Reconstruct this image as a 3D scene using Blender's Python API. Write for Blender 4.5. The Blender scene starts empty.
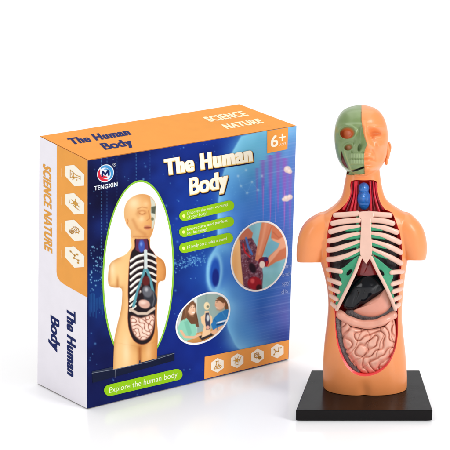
import bpy, bmesh, math
import numpy as np
from mathutils import Vector
from mathutils.bvhtree import BVHTree

RNG = np.random.default_rng(7)
scene = bpy.context.scene
COL = scene.collection

# ------------------------------------------------------------------ camera
FPX = 1800.0                     # focal length for a 450 pixel wide picture
PITCH = math.radians(16.7)
H = 0.666                        # camera height above the table, metres
CP, SP = math.cos(PITCH), math.sin(PITCH)
cam_d = bpy.data.cameras.new('camera')
cam_d.lens = FPX / 450 * 36
cam_d.sensor_width = 36
cam_d.clip_start = 0.05
cam_d.clip_end = 200
cam = bpy.data.objects.new('camera', cam_d)
cam.location = (0, 0, H)
cam.rotation_euler = (math.pi / 2 - PITCH, 0, 0)
COL.objects.link(cam)
scene.camera = cam


def ray(px, py):
    px = np.asarray(px, float); py = np.asarray(py, float)
    xc = (px - 225) / FPX; zc = -(py - 225) / FPX
    return np.stack([xc, CP + zc * SP, -SP + zc * CP], -1)


def on_plane(px, py, p0, n):
    d = ray(px, py); o = np.array([0, 0, H])
    t = ((np.asarray(p0) - o) @ n) / (d @ n)
    return o + d * t[..., None]


def on_z(px, py, z=0.0):
    return on_plane(px, py, (0, 0, z), np.array([0, 0, 1.0]))


def project(X):
    X = np.asarray(X, float)
    x = X[..., 0]; Y = X[..., 1]; Z = X[..., 2] - H
    yc = Y * CP - Z * SP; zc = Y * SP + Z * CP
    return np.stack([225 + FPX * x / yc, 225 - FPX * zc / yc], -1)


# ------------------------------------------------------------------ colour
def lin(c):
    c = np.asarray(c, float) / 255.0
    return np.where(c <= 0.04045, c / 12.92, ((c + 0.055) / 1.055) ** 2.4)


def srgb(r, g, b):
    return tuple(lin((r, g, b))) + (1.0,)


_mats = {}


def mat(name, color=None, rough=0.4, coat=0.0, noise=0.0, nscale=300.0, bump=0.0, bscale=400.0,
        attr=None, spec=0.5, sss=0.0, smudge=0.0):
    if name in _mats:
        return _mats[name]
    m = bpy.data.materials.new(name)
    m.use_nodes = True
    nt = m.node_tree
    b = nt.nodes['Principled BSDF']
    b.inputs['Roughness'].default_value = rough
    b.inputs['Coat Weight'].default_value = coat
    b.inputs['Coat Roughness'].default_value = 0.08
    b.inputs['Specular IOR Level'].default_value = spec
    if sss:
        b.inputs['Subsurface Weight'].default_value = sss
        b.inputs['Subsurface Radius'].default_value = (0.006, 0.002, 0.001)
        b.inputs['Subsurface Scale'].default_value = 1.0
    src = None
    tc = nt.nodes.new('ShaderNodeTexCoord')
    if smudge:
        nr_ = nt.nodes.new('ShaderNodeTexNoise'); nr_.inputs['Scale'].default_value = 34
        nr_.inputs['Detail'].default_value = 8; nr_.inputs['Roughness'].default_value = 0.7
        nt.links.new(tc.outputs['Object'], nr_.inputs['Vector'])
        mp = nt.nodes.new('ShaderNodeMapRange')
        mp.inputs['From Min'].default_value = 0.35; mp.inputs['From Max'].default_value = 0.68
        mp.inputs['To Min'].default_value = rough; mp.inputs['To Max'].default_value = rough + smudge
        nt.links.new(nr_.outputs['Fac'], mp.inputs['Value'])
        nt.links.new(mp.outputs['Result'], b.inputs['Roughness'])
    if attr:
        a = nt.nodes.new('ShaderNodeAttribute'); a.attribute_name = attr
        src = a.outputs['Color']
    else:
        b.inputs['Base Color'].default_value = color
    if noise:
        nz = nt.nodes.new('ShaderNodeTexNoise')
        nz.inputs['Scale'].default_value = nscale
        nz.inputs['Detail'].default_value = 5
        nt.links.new(tc.outputs['Object'], nz.inputs['Vector'])
        mr = nt.nodes.new('ShaderNodeMapRange')
        mr.inputs['From Min'].default_value = 0.3; mr.inputs['From Max'].default_value = 0.7
        mr.inputs['To Min'].default_value = 1 - noise; mr.inputs['To Max'].default_value = 1 + noise * 0.6
        nt.links.new(nz.outputs['Fac'], mr.inputs['Value'])
        mx = nt.nodes.new('ShaderNodeVectorMath'); mx.operation = 'SCALE'
        if src is not None:
            nt.links.new(src, mx.inputs[0])
        else:
            mx.inputs[0].default_value = color[:3]
        nt.links.new(mr.outputs['Result'], mx.inputs['Scale'])
        src = mx.outputs['Vector']
    if src is not None:
        nt.links.new(src, b.inputs['Base Color'])
    if bump:
        nz2 = nt.nodes.new('ShaderNodeTexNoise')
        nz2.inputs['Scale'].default_value = bscale
        nz2.inputs['Detail'].default_value = 4
        nt.links.new(tc.outputs['Object'], nz2.inputs['Vector'])
        bp = nt.nodes.new('ShaderNodeBump')
        bp.inputs['Strength'].default_value = bump
        bp.inputs['Distance'].default_value = 0.001
        nt.links.new(nz2.outputs['Fac'], bp.inputs['Height'])
        nt.links.new(bp.outputs['Normal'], b.inputs['Normal'])
    _mats[name] = m
    return m


# ------------------------------------------------------------------ objects
def empty(name, loc):
    o = bpy.data.objects.new(name, None)
    o.location = loc; o.empty_display_size = 0.02
    COL.objects.link(o)
    return o


def obj(name, verts, faces, mats, parent=None, smooth=False, midx=None, colors=None, attr='tint', label=None):
    me = bpy.data.meshes.new(name)
    me.from_pydata([tuple(map(float, v)) for v in verts], [], [tuple(map(int, f)) for f in faces])
    if not isinstance(mats, (list, tuple)):
        mats = [mats]
    for m in mats:
        me.materials.append(m)
    if midx is not None:
        me.polygons.foreach_set('material_index', np.asarray(midx, dtype=np.int32))
    if smooth:
        me.polygons.foreach_set('use_smooth', np.ones(len(me.polygons), dtype=bool))
    if colors is not None:
        ca = me.color_attributes.new(attr, 'FLOAT_COLOR', 'POINT')
        c4 = np.ones((len(verts), 4), dtype=np.float32); c4[:, :3] = colors
        ca.data.foreach_set('color', c4.ravel())
    me.update()
    o = bpy.data.objects.new(name, me)
    COL.objects.link(o)
    if parent is not None:
        base = parent
        o.parent = parent
        # keep the coordinates given in world space
        off = Vector((0, 0, 0)); p = parent
        while p is not None:
            off += p.location; p = p.parent
        o.matrix_parent_inverse.identity()
        o.location = (0, 0, 0)
        me.transform(__import__('mathutils').Matrix.Translation(-off))
    if label:
        o['label'] = label
    return o


class MB:
    """collects pieces of one part"""
    def __init__(self):
        self.v = []; self.f = []; self.m = []; self.n = 0

    def add(self, verts, faces, mi=0):
        verts = np.asarray(verts, float)
        self.v.append(verts)
        for f in faces:
            self.f.append(tuple(int(i) + self.n for i in f)); self.m.append(mi)
        self.n += len(verts)

    def build(self, name, mats, parent=None, smooth=False, **k):
        return obj(name, np.concatenate(self.v), self.f, mats, parent, smooth, self.m, **k)


def fix_normals(o):
    bm = bmesh.new(); bm.from_mesh(o.data)
    bmesh.ops.recalc_face_normals(bm, faces=bm.faces)
    bm.to_mesh(o.data); bm.free()


def spline(pts, n=24):
    """Catmull-Rom through pts"""
    P = np.asarray(pts, float)
    if len(P) == 2:
        t = np.linspace(0, 1, n)[:, None]
        return P[0] * (1 - t) + P[1] * t
    Q = np.vstack([2 * P[0] - P[1], P, 2 * P[-1] - P[-2]])
    out = []
    k = max(2, n // (len(P) - 1))
    for i in range(1, len(Q) - 2):
        for t in np.linspace(0, 1, k, endpoint=False):
            a, b, c, d = Q[i - 1], Q[i], Q[i + 1], Q[i + 2]
            out.append(0.5 * ((2 * b) + (-a + c) * t + (2 * a - 5 * b + 4 * c - d) * t * t + (-a + 3 * b - 3 * c + d) * t ** 3))
    out.append(P[-1])
    return np.array(out)


def tube(path, r, seg=12, cap=True, flat=1.0):
    """round tube with hemispherical ends; r scalar or per point"""
    P = np.asarray(path, float)
    R = np.full(len(P), r) if np.isscalar(r) else np.asarray(r, float)
    T = np.gradient(P, axis=0); T /= np.linalg.norm(T, axis=1)[:, None] + 1e-12
    if cap:
        pre, post, rp, rq, tp, tq = [], [], [], [], [], []
        for a in (80, 60, 38, 18):
            pre.append(P[0] - T[0] * R[0] * math.sin(math.radians(a))); rp.append(R[0] * math.cos(math.radians(a)))
        for a in (18, 38, 60, 80):
            post.append(P[-1] + T[-1] * R[-1] * math.sin(math.radians(a))); rq.append(R[-1] * math.cos(math.radians(a)))
        P = np.vstack([pre, P, post]); R = np.concatenate([rp, R, rq])
        T = np.vstack([[T[0]] * 4, T, [T[-1]] * 4])
    up = np.array([0, -1.0, 0.05])
    V = []; Fc = []
    for i in range(len(P)):
        s = np.cross(T[i], up); s /= np.linalg.norm(s) + 1e-12
        u = np.cross(s, T[i])
        for k in range(seg):
            a = 2 * math.pi * k / seg
            V.append(P[i] + s * math.cos(a) * R[i] + u * math.sin(a) * R[i] * flat)
    for i in range(len(P) - 1):
        for k in range(seg):
            k2 = (k + 1) % seg
            Fc.append((i * seg + k, i * seg + k2, (i + 1) * seg + k2, (i + 1) * seg + k))
    Fc.append(tuple(range(seg - 1, -1, -1)))
    n = (len(P) - 1) * seg
    Fc.append(tuple(range(n, n + seg)))
    return np.array(V), Fc


# =================================================================== SETTING
paper = mat('white_paper', (0.93, 0.93, 0.94, 1), rough=0.16, spec=0.5)
nb = 24
prof = [(-1.5, 0.0), (6.0, 0.0)]
for i in range(1, nb + 1):
    a = math.pi / 2 * i / nb
    prof.append((6.0 + 2.0 * math.sin(a), 2.0 * (1 - math.cos(a))))
prof.append((8.0, 7.0))
V = []; Fc = []
for y, z in prof:
    V += [(-7, y, z), (7, y, z)]
for i in range(len(prof) - 1):
    Fc.append((2 * i, 2 * i + 1, 2 * i + 3, 2 * i + 2))
floor = obj('floor', V, Fc, paper, smooth=True)
floor['kind'] = 'structure'

# =================================================================== THE BOX
pxA, pxB, pxC, pxD = (39.3, 136), (87.8, 160.3), (87.2, 408.9), (37.1, 383.4)
pxE, pxF, pxG = (239.3, 104), (296.7, 125.7), (288.8, 359.2)
ZB = 0.0006
C_ = on_z(*pxC, z=ZB); D_ = on_z(*pxD, z=ZB); G_ = on_z(*pxG, z=ZB)
zup = np.array([0, 0, 1.0])


def unit(v):
    return v / np.linalg.norm(v)


n_front = unit(np.cross(G_ - C_, zup)); n_front = n_front if n_front[1] < 0 else -n_front
n_side = unit(np.cross(D_ - C_, zup)); n_side = n_side if n_side[0] < 0 else -n_side
B_ = on_plane(*pxB, C_, n_front); F_ = on_plane(*pxF, C_, n_front)
A_ = on_plane(*pxA, C_, n_side)
n_top = unit(np.cross(F_ - B_, A_ - B_)); n_top = n_top if n_top[2] > 0 else -n_top
E_ = on_plane(*pxE, B_, n_top)
K_ = D_ + G_ - C_                                   # hidden corner at the back
print('box', np.linalg.norm(G_ - C_), np.linalg.norm(D_ - C_), B_[2], F_[2], A_[2], E_[2])
PLANES = {'front': (C_, n_front), 'side': (C_, n_side), 'top': (B_, n_top)}
LAYER = 0.00016


def at(panel, px, py, layer=0):
    """the point of a printed panel seen at a photograph pixel, lifted by some layers of ink"""
    p0, n = PLANES[panel]
    return on_plane(px, py, p0 + n * (0.0004 + LAYER * layer), n)


box = empty('packaging_box', tuple((C_ + K_) / 2 * np.array([1, 1, 0]) + np.array([0, 0, ZB])))
box['label'] = 'blue and orange cardboard toy box with The Human Body title and torso picture'
box['category'] = 'box'

INK = 0.42
navy_edge = mat('navy_card', srgb(14, 24, 74), rough=INK, spec=0.07)
white_card = mat('white_card', srgb(243, 239, 246), rough=0.45, spec=0.15, noise=0.02, nscale=60)
orange_card = mat('orange_card', srgb(225, 146, 60), rough=0.45, spec=0.1, noise=0.035, nscale=70)
raw_card = mat('grey_card', srgb(190, 180, 170), rough=0.7, noise=0.1, nscale=500)

# carton: bevelled solid
bm = bmesh.new()
vs = [bm.verts.new(tuple(p)) for p in (C_, G_, K_, D_, B_, F_, E_, A_)]
for f in ((0, 3, 2, 1), (4, 5, 6, 7), (0, 1, 5, 4), (1, 2, 6, 5), (2, 3, 7, 6), (3, 0, 4, 7)):
    bm.faces.new([vs[i] for i in f])
bmesh.ops.recalc_face_normals(bm, faces=bm.faces)
bmesh.ops.bevel(bm, geom=list(bm.edges), offset=0.0007, segments=3, affect='EDGES', profile=0.5)
cv = [np.array(v.co) for v in bm.verts]
bm.verts.ensure_lookup_table(); bm.verts.index_update()
cf = []; cm = []
for f in bm.faces:
    cf.append([v.index for v in f.verts])
    n = np.array(f.normal)
    s = [n @ n_front, n @ n_side, n @ n_top]
    k = int(np.argmax(s))
    if s[k] > 0.3:
        cm.append({0: 0, 1: 1, 2: 2}[k])
    else:
        cm.append(2 if n[0] > 0.5 else 3)
bm.free()
obj('carton', cv, cf, [navy_edge, white_card, orange_card, raw_card], box, midx=cm)

# ---- printing helpers -------------------------------------------------------


def poly_px(mb, panel, pts, layer, mi=0):
    from mathutils.geometry import tessellate_polygon
    pts = np.asarray(pts, float)
    P = at(panel, pts[:, 0], pts[:, 1], layer)
    tris = tessellate_polygon([[Vector((p[0], p[1], 0)) for p in pts]])
    n = PLANES[panel][1]
    out = []
    for t in tris:
        a, b, c = P[t[0]], P[t[1]], P[t[2]]
        out.append(t if np.cross(b - a, c - a) @ n > 0 else (t[0], t[2], t[1]))
    mb.add(P, out, mi)


def pill_pts(p0, p1, r, n=14):
    p0 = np.array(p0, float); p1 = np.array(p1, float)
    d = unit(p1 - p0); e = np.array([-d[1], d[0]])
    a = np.linspace(-math.pi / 2, math.pi / 2, n)
    R = [p1 + r * (math.cos(t) * d + math.sin(t) * e) for t in a]
    L = [p0 + r * (-math.cos(t) * d - math.sin(t) * e) for t in a]
    return np.array(R + L)


def ell_pts(c, rx, ry, shear=0.0, n=72):
    t = np.linspace(0, 2 * math.pi, n, endpoint=False)
    x = rx * np.cos(t)
    return np.stack([c[0] + x, c[1] + ry * np.sin(t) + shear * x], -1)


def line_px(mb, panel, pts, w, layer, mi=0, closed=False):
    pts = [np.array(p, float) for p in pts]
    if closed:
        pts.append(pts[0])
    for a, b in zip(pts[:-1], pts[1:]):
        if np.linalg.norm(b - a) < 1e-6:
            continue
        poly_px(mb, panel, pill_pts(a, b, w / 2, 5), layer, mi)


_tcache = {}


def outline2d(s, spacing):
    """letters of the built-in font as filled mesh data and as outline segments"""
    key = (s, spacing)
    if key in _tcache:
        return _tcache[key]
    cu = bpy.data.curves.new('lettering_curve', 'FONT')
    cu.body = s; cu.size = 1.0; cu.resolution_u = 5; cu.fill_mode = 'FRONT'
    cu.space_character = spacing
    o = bpy.data.objects.new('lettering_curve', cu); COL.objects.link(o)
    bpy.context.view_layer.update()
    dg = bpy.context.evaluated_depsgraph_get()
    me = bpy.data.meshes.new_from_object(o.evaluated_get(dg))
    v = np.array([(p.co.x, p.co.y) for p in me.vertices])
    f = [tuple(p.vertices) for p in me.polygons]
    bpy.data.objects.remove(o); bpy.data.curves.remove(cu); bpy.data.meshes.remove(me)
    cnt = {}
    for t in f:
        for a, b in zip(t, t[1:] + t[:1]):
            k = (min(a, b), max(a, b)); cnt[k] = cnt.get(k, 0) + 1
    seg = np.array([k for k, c in cnt.items() if c == 1])
    _tcache[key] = (v, f, seg)
    return _tcache[key]


def bold2d(s, gx, gy, extra, spacing, res=0.0135):
    """the same letters made heavier (stems by gx, bars by gy) and outlined by extra: marching squares over their distance field"""
    key = (s, gx, gy, extra, spacing)
    if key in _tcache:
        return _tcache[key]
    v, f, seg = outline2d(s, spacing)
    pad = gx + max(extra, 0) + 4 * res
    xs = np.arange(v[:, 0].min() - pad, v[:, 0].max() + pad + res, res)
    ys = np.arange(v[:, 1].min() - pad, v[:, 1].max() + pad + res, res)
    X, Y = np.meshgrid(xs, ys)
    d = np.full(X.shape, 1e9); ins = np.zeros(X.shape, bool)
    for a, b in seg:
        a, b = v[a], v[b]; e = b - a; L = e @ e + 1e-15
        t = np.clip(((X - a[0]) * e[0] + (Y - a[1]) * e[1]) / L, 0, 1)
        d = np.minimum(d, np.hypot(X - a[0] - t * e[0], Y - a[1] - t * e[1]))
        c = ((a[1] > Y) != (b[1] > Y))
        if abs(e[1]) > 1e-12:
            ins ^= c & (X < e[0] * (Y - a[1]) / e[1] + a[0])
    # enclosed counters are grown into less than the open outside
    out = np.zeros(X.shape, bool); out[0] = out[-1] = True; out[:, 0] = out[:, -1] = True
    while True:
        g = out.copy()
        g[1:] |= out[:-1]; g[:-1] |= out[1:]; g[:, 1:] |= out[:, :-1]; g[:, :-1] |= out[:, 1:]
        g &= ~ins
        if (g == out).all():
            break
        out = g
    base = np.where(ins, -d, d)

    def heavier(nx_, ny_):
        D0 = base.copy()
        for k in range(1, nx_ + 1):
            D0[:, k:] = np.minimum(D0[:, k:], base[:, :-k]); D0[:, :-k] = np.minimum(D0[:, :-k], base[:, k:])
        D1 = D0.copy()
        for k in range(1, ny_ + 1):
            D1[k:] = np.minimum(D1[k:], D0[:-k]); D1[:-k] = np.minimum(D1[:-k], D0[k:])
        return D1

    hole = ~(ins | out)
    D = np.where(hole, heavier(max(0, int(0.030 / res)), int(0.014 / res)), heavier(int(round(gx / res)), int(round(gy / res)))) - np.where(hole, min(extra, 0.012), extra)
    ny, nx = D.shape
    V = []; Fc = []; vid = {}

    def pv(i, j):
        k = (i, j)
        if k not in vid:
            vid[k] = len(V); V.append((xs[j], ys[i]))
        return vid[k]

    def ev(i0, j0, i1, j1):
        k = (i0, j0, i1, j1) if (i0, j0) < (i1, j1) else (i1, j1, i0, j0)
        if k not in vid:
            a, b = D[k[0], k[1]], D[k[2], k[3]]; t = a / (a - b)
            vid[k] = len(V); V.append((xs[k[1]] * (1 - t) + xs[k[3]] * t, ys[k[0]] * (1 - t) + ys[k[2]] * t))
        return vid[k]

    N = D < 0
    act = N[:-1, :-1] | N[1:, :-1] | N[:-1, 1:] | N[1:, 1:]
    for i, j in zip(*np.nonzero(act)):
        cs = ((i, j), (i, j + 1), (i + 1, j + 1), (i + 1, j))
        poly = []
        for q in range(4):
            a, b = cs[q], cs[(q + 1) % 4]
            if N[a]:
                poly.append(pv(*a))
            if N[a] != N[b]:
                poly.append(ev(*a, *b))
        if len(poly) >= 3:
            Fc.append(tuple(poly))
    _tcache[key] = (np.array(V), Fc)
    return _tcache[key]


def text_px(mb, panel, s, p0, p1, up, layer, bold=0.0, outline=0.0, mi=0, italic=0.0, cap=None, shift=(0, 0)):
    """lettering whose baseline runs from p0 to p1 and whose capitals are `up` tall (photograph pixels)"""
    spacing = 1.0 + bold * 1.9
    v0, f, _ = outline2d(s, spacing)
    gy = bold * 0.42
    x0, x1 = v0[:, 0].min() - bold, v0[:, 0].max() + bold
    if bold > 0.02:
        v, f = bold2d(s, bold, gy, outline, spacing)
    else:
        v = v0
    ch = (0.70 + 2 * gy) if cap is None else cap
    p0 = np.array(p0, float); p1 = np.array(p1, float); up = np.array(up, float)
    tx = (v[:, 0] - x0 + italic * v[:, 1]) / (x1 - x0)
    ty = (v[:, 1] + gy) / ch
    Q = p0 + tx[:, None] * (p1 - p0) + ty[:, None] * up + np.array(shift)
    P = at(panel, Q[:, 0], Q[:, 1], layer)
    n = PLANES[panel][1]
    ff = []
    flip = None
    for t in f:
        if flip is None:
            a, b, c = P[t[0]], P[t[1]], P[t[2]]
            flip = np.cross(b - a, c - a) @ n < 0
        ff.append(tuple(reversed(t)) if flip else t)
    mb.add(P, ff, mi)


def closed_spline(pts, n=0):
    P = np.array(pts, float)
    Q = np.vstack([P[-2:], P, P[:2]])
    k = max(6, int(math.ceil(n / len(P))))
    s = spline(Q, n=(len(Q) - 1) * k)
    return s[2 * k: 2 * k + len(P) * k]


# ---- numpy picture printing --------------------------------------------------


def sdf_poly(X, Y, pts):
    """signed distance to polygon, negative inside"""
    pts = np.asarray(pts, float)
    d = np.full(X.shape, 1e9); inside = np.zeros(X.shape, bool)
    n = len(pts)
    for i in range(n):
        a = pts[i]; b = pts[(i + 1) % n]
        e = b - a; L = e @ e + 1e-12
        t = np.clip(((X - a[0]) * e[0] + (Y - a[1]) * e[1]) / L, 0, 1)
        d = np.minimum(d, np.hypot(X - a[0] - t * e[0], Y - a[1] - t * e[1]))
        c = ((a[1] > Y) != (b[1] > Y))
        with np.errstate(divide='ignore', invalid='ignore'):
            xi = (b[0] - a[0]) * (Y - a[1]) / (b[1] - a[1] + 1e-12) + a[0]
        inside ^= c & (X < xi)
    return np.where(inside, -d, d)


def dist_line(X, Y, pts):
    d = np.full(X.shape, 1e9)
    for a, b in zip(pts[:-1], pts[1:]):
        a = np.array(a, float); b = np.array(b, float); e = b - a; L = e @ e + 1e-12
        t = np.clip(((X - a[0]) * e[0] + (Y - a[1]) * e[1]) / L, 0, 1)
        d = np.minimum(d, np.hypot(X - a[0] - t * e[0], Y - a[1] - t * e[1]))
    return d


def sdf_ell(X, Y, c, rx, ry, shear=0.0, rot=0.0):
    dx = X - c[0]; dy = Y - c[1] - shear * dx
    if rot:
        cr, sr = math.cos(rot), math.sin(rot)
        dx, dy = dx * cr + dy * sr, -dx * sr + dy * cr
    k = np.sqrt((dx / rx) ** 2 + (dy / ry) ** 2)
    return (k - 1) * min(rx, ry)


def smoothstep(a, b, x):
    t = np.clip((x - a) / (b - a), 0, 1)
    return t * t * (3 - 2 * t)


def vnoise(X, Y, scale, seed):
    r = np.random.default_rng(seed)
    N = 64
    g = r.random((N, N))
    x = X / scale; y = Y / scale
    xi = np.floor(x).astype(int); yi = np.floor(y).astype(int)
    fx = x - xi; fy = y - yi
    fx = fx * fx * (3 - 2 * fx); fy = fy * fy * (3 - 2 * fy)
    G = lambda a, b: g[a % N, b % N]
    return (G(xi, yi) * (1 - fx) + G(xi + 1, yi) * fx) * (1 - fy) + (G(xi, yi + 1) * (1 - fx) + G(xi + 1, yi + 1) * fx) * fy


def labyrinth(n, wave, seed, steps):
    """folded worm-like pattern (Swift-Hohenberg), periodic over n x n cells"""
    k = np.fft.fftfreq(n) * 2 * math.pi
    KX, KY = np.meshgrid(k, k); k0 = 2 * math.pi / wave
    Lk = 0.6 - (1 - (KX ** 2 + KY ** 2) / k0 ** 2) ** 2
    u = np.random.default_rng(seed).normal(0, 0.3, (n, n)); dt = 0.25
    for _ in range(steps):
        u = np.real(np.fft.ifft2((np.fft.fft2(u) + dt * np.fft.fft2(-u ** 3)) / (1 - dt * Lk)))
    return u / np.percentile(np.abs(u), 97)


LAB = labyrinth(192, 28.0, 4, 40)


def lab_sample(x, y, T=None):
    T = LAB if T is None else T
    xi = np.floor(x).astype(int); yi = np.floor(y).astype(int); fx = x - xi; fy = y - yi
    g = lambda a, b: T[b % 192, a % 192]
    return (g(xi, yi) * (1 - fx) + g(xi + 1, yi) * fx) * (1 - fy) + (g(xi, yi + 1) * (1 - fx) + g(xi + 1, yi + 1) * fx) * fy


class Picture:
    def __init__(self, X, Y, base):
        self.X, self.Y = X, Y
        self.c = np.ones(X.shape + (3,)) * np.asarray(base, float)

    def lay(self, mask, col):
        col = np.asarray(col, float)
        self.c += (col - self.c) * np.clip(mask, 0, 1)[..., None]

    def poly(self, pts, col, soft=0.35, alpha=1.0):
        d = sdf_poly(self.X, self.Y, pts)
        self.lay(alpha * (1 - smoothstep(-soft, soft, d)), col)
        return d

    def ell(self, c, rx, ry, col, soft=0.35, alpha=1.0, rot=0.0, shear=0.0):
        d = sdf_ell(self.X, self.Y, c, rx, ry, shear, rot)
        self.lay(alpha * (1 - smoothstep(-soft, soft, d)), col)
        return d

    def line(self, pts, w, col, soft=0.3, alpha=1.0):
        d = dist_line(self.X, self.Y, pts) - w / 2
        self.lay(alpha * (1 - smoothstep(-soft, soft, d)), col)

    def glow(self, c, r, col, alpha=1.0):
        d2 = ((self.X - c[0]) ** 2 + (self.Y - c[1]) ** 2) / (r * r)
        self.lay(alpha * np.exp(-d2), col)


def grid_sheet(name, panel, quad, nu, nv, layer, painter, material, parent):
    """a printed sheet: quad of photograph pixels (tl, tr, br, bl), painted vertex by vertex"""
    q = np.asarray(quad, float)
    P4 = at(panel, q[:, 0], q[:, 1], layer)
    u = np.linspace(0, 1, nu)[None, :, None]; v = np.linspace(0, 1, nv)[:, None, None]
    P = (P4[0] * (1 - u) + P4[1] * u) * (1 - v) + (P4[3] * (1 - u) + P4[2] * u) * v
    px = project(P)
    c = painter(px[..., 0], px[..., 1])
    idx = np.arange(nu * nv).reshape(nv, nu)
    Fc = np.stack([idx[:-1, :-1], idx[1:, :-1], idx[1:, 1:], idx[:-1, 1:]], -1).reshape(-1, 4)
    o = obj(name, P.reshape(-1, 3), Fc, material, parent, colors=lin(np.clip(c, 0, 255)).reshape(-1, 3))
    return o


def radial_sheet(name, panel, c, rx, ry, shear, layer, painter, material, parent, nr=50, na=160, border=None):
    """an elliptical printed picture"""
    t = np.linspace(0, 2 * math.pi, na, endpoint=False)
    r = np.linspace(0.004, 1, nr)
    x = rx * np.cos(t)[None, :] * r[:, None]; y = ry * np.sin(t)[None, :] * r[:, None] + shear * x
    X = c[0] + x; Y = c[1] + y
    P = at(panel, X, Y, layer)
    col = painter(X, Y)
    idx = np.arange(nr * na).reshape(nr, na)
    nx = np.roll(idx, -1, axis=1)
    Fc = np.stack([idx[:-1], idx[1:], nx[1:], nx[:-1]], -1).reshape(-1, 4)
    f0 = [tuple(idx[0])]
    o = obj(name, P.reshape(-1, 3), list(map(tuple, Fc)) + f0, material, parent,
            colors=lin(np.clip(col, 0, 255)).reshape(-1, 3))
    fix_sheet(o, panel)
    return o


def fix_sheet(o, panel):
    n = Vector(PLANES[panel][1])
    o.data.update()
    if o.data.polygons[0].normal.dot(n) < 0:
        o.data.flip_normals()


print_ink = mat('printed_ink', attr='tint', rough=INK, spec=0.07)

# ---- front artwork ------------------------------------------------------------


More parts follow.
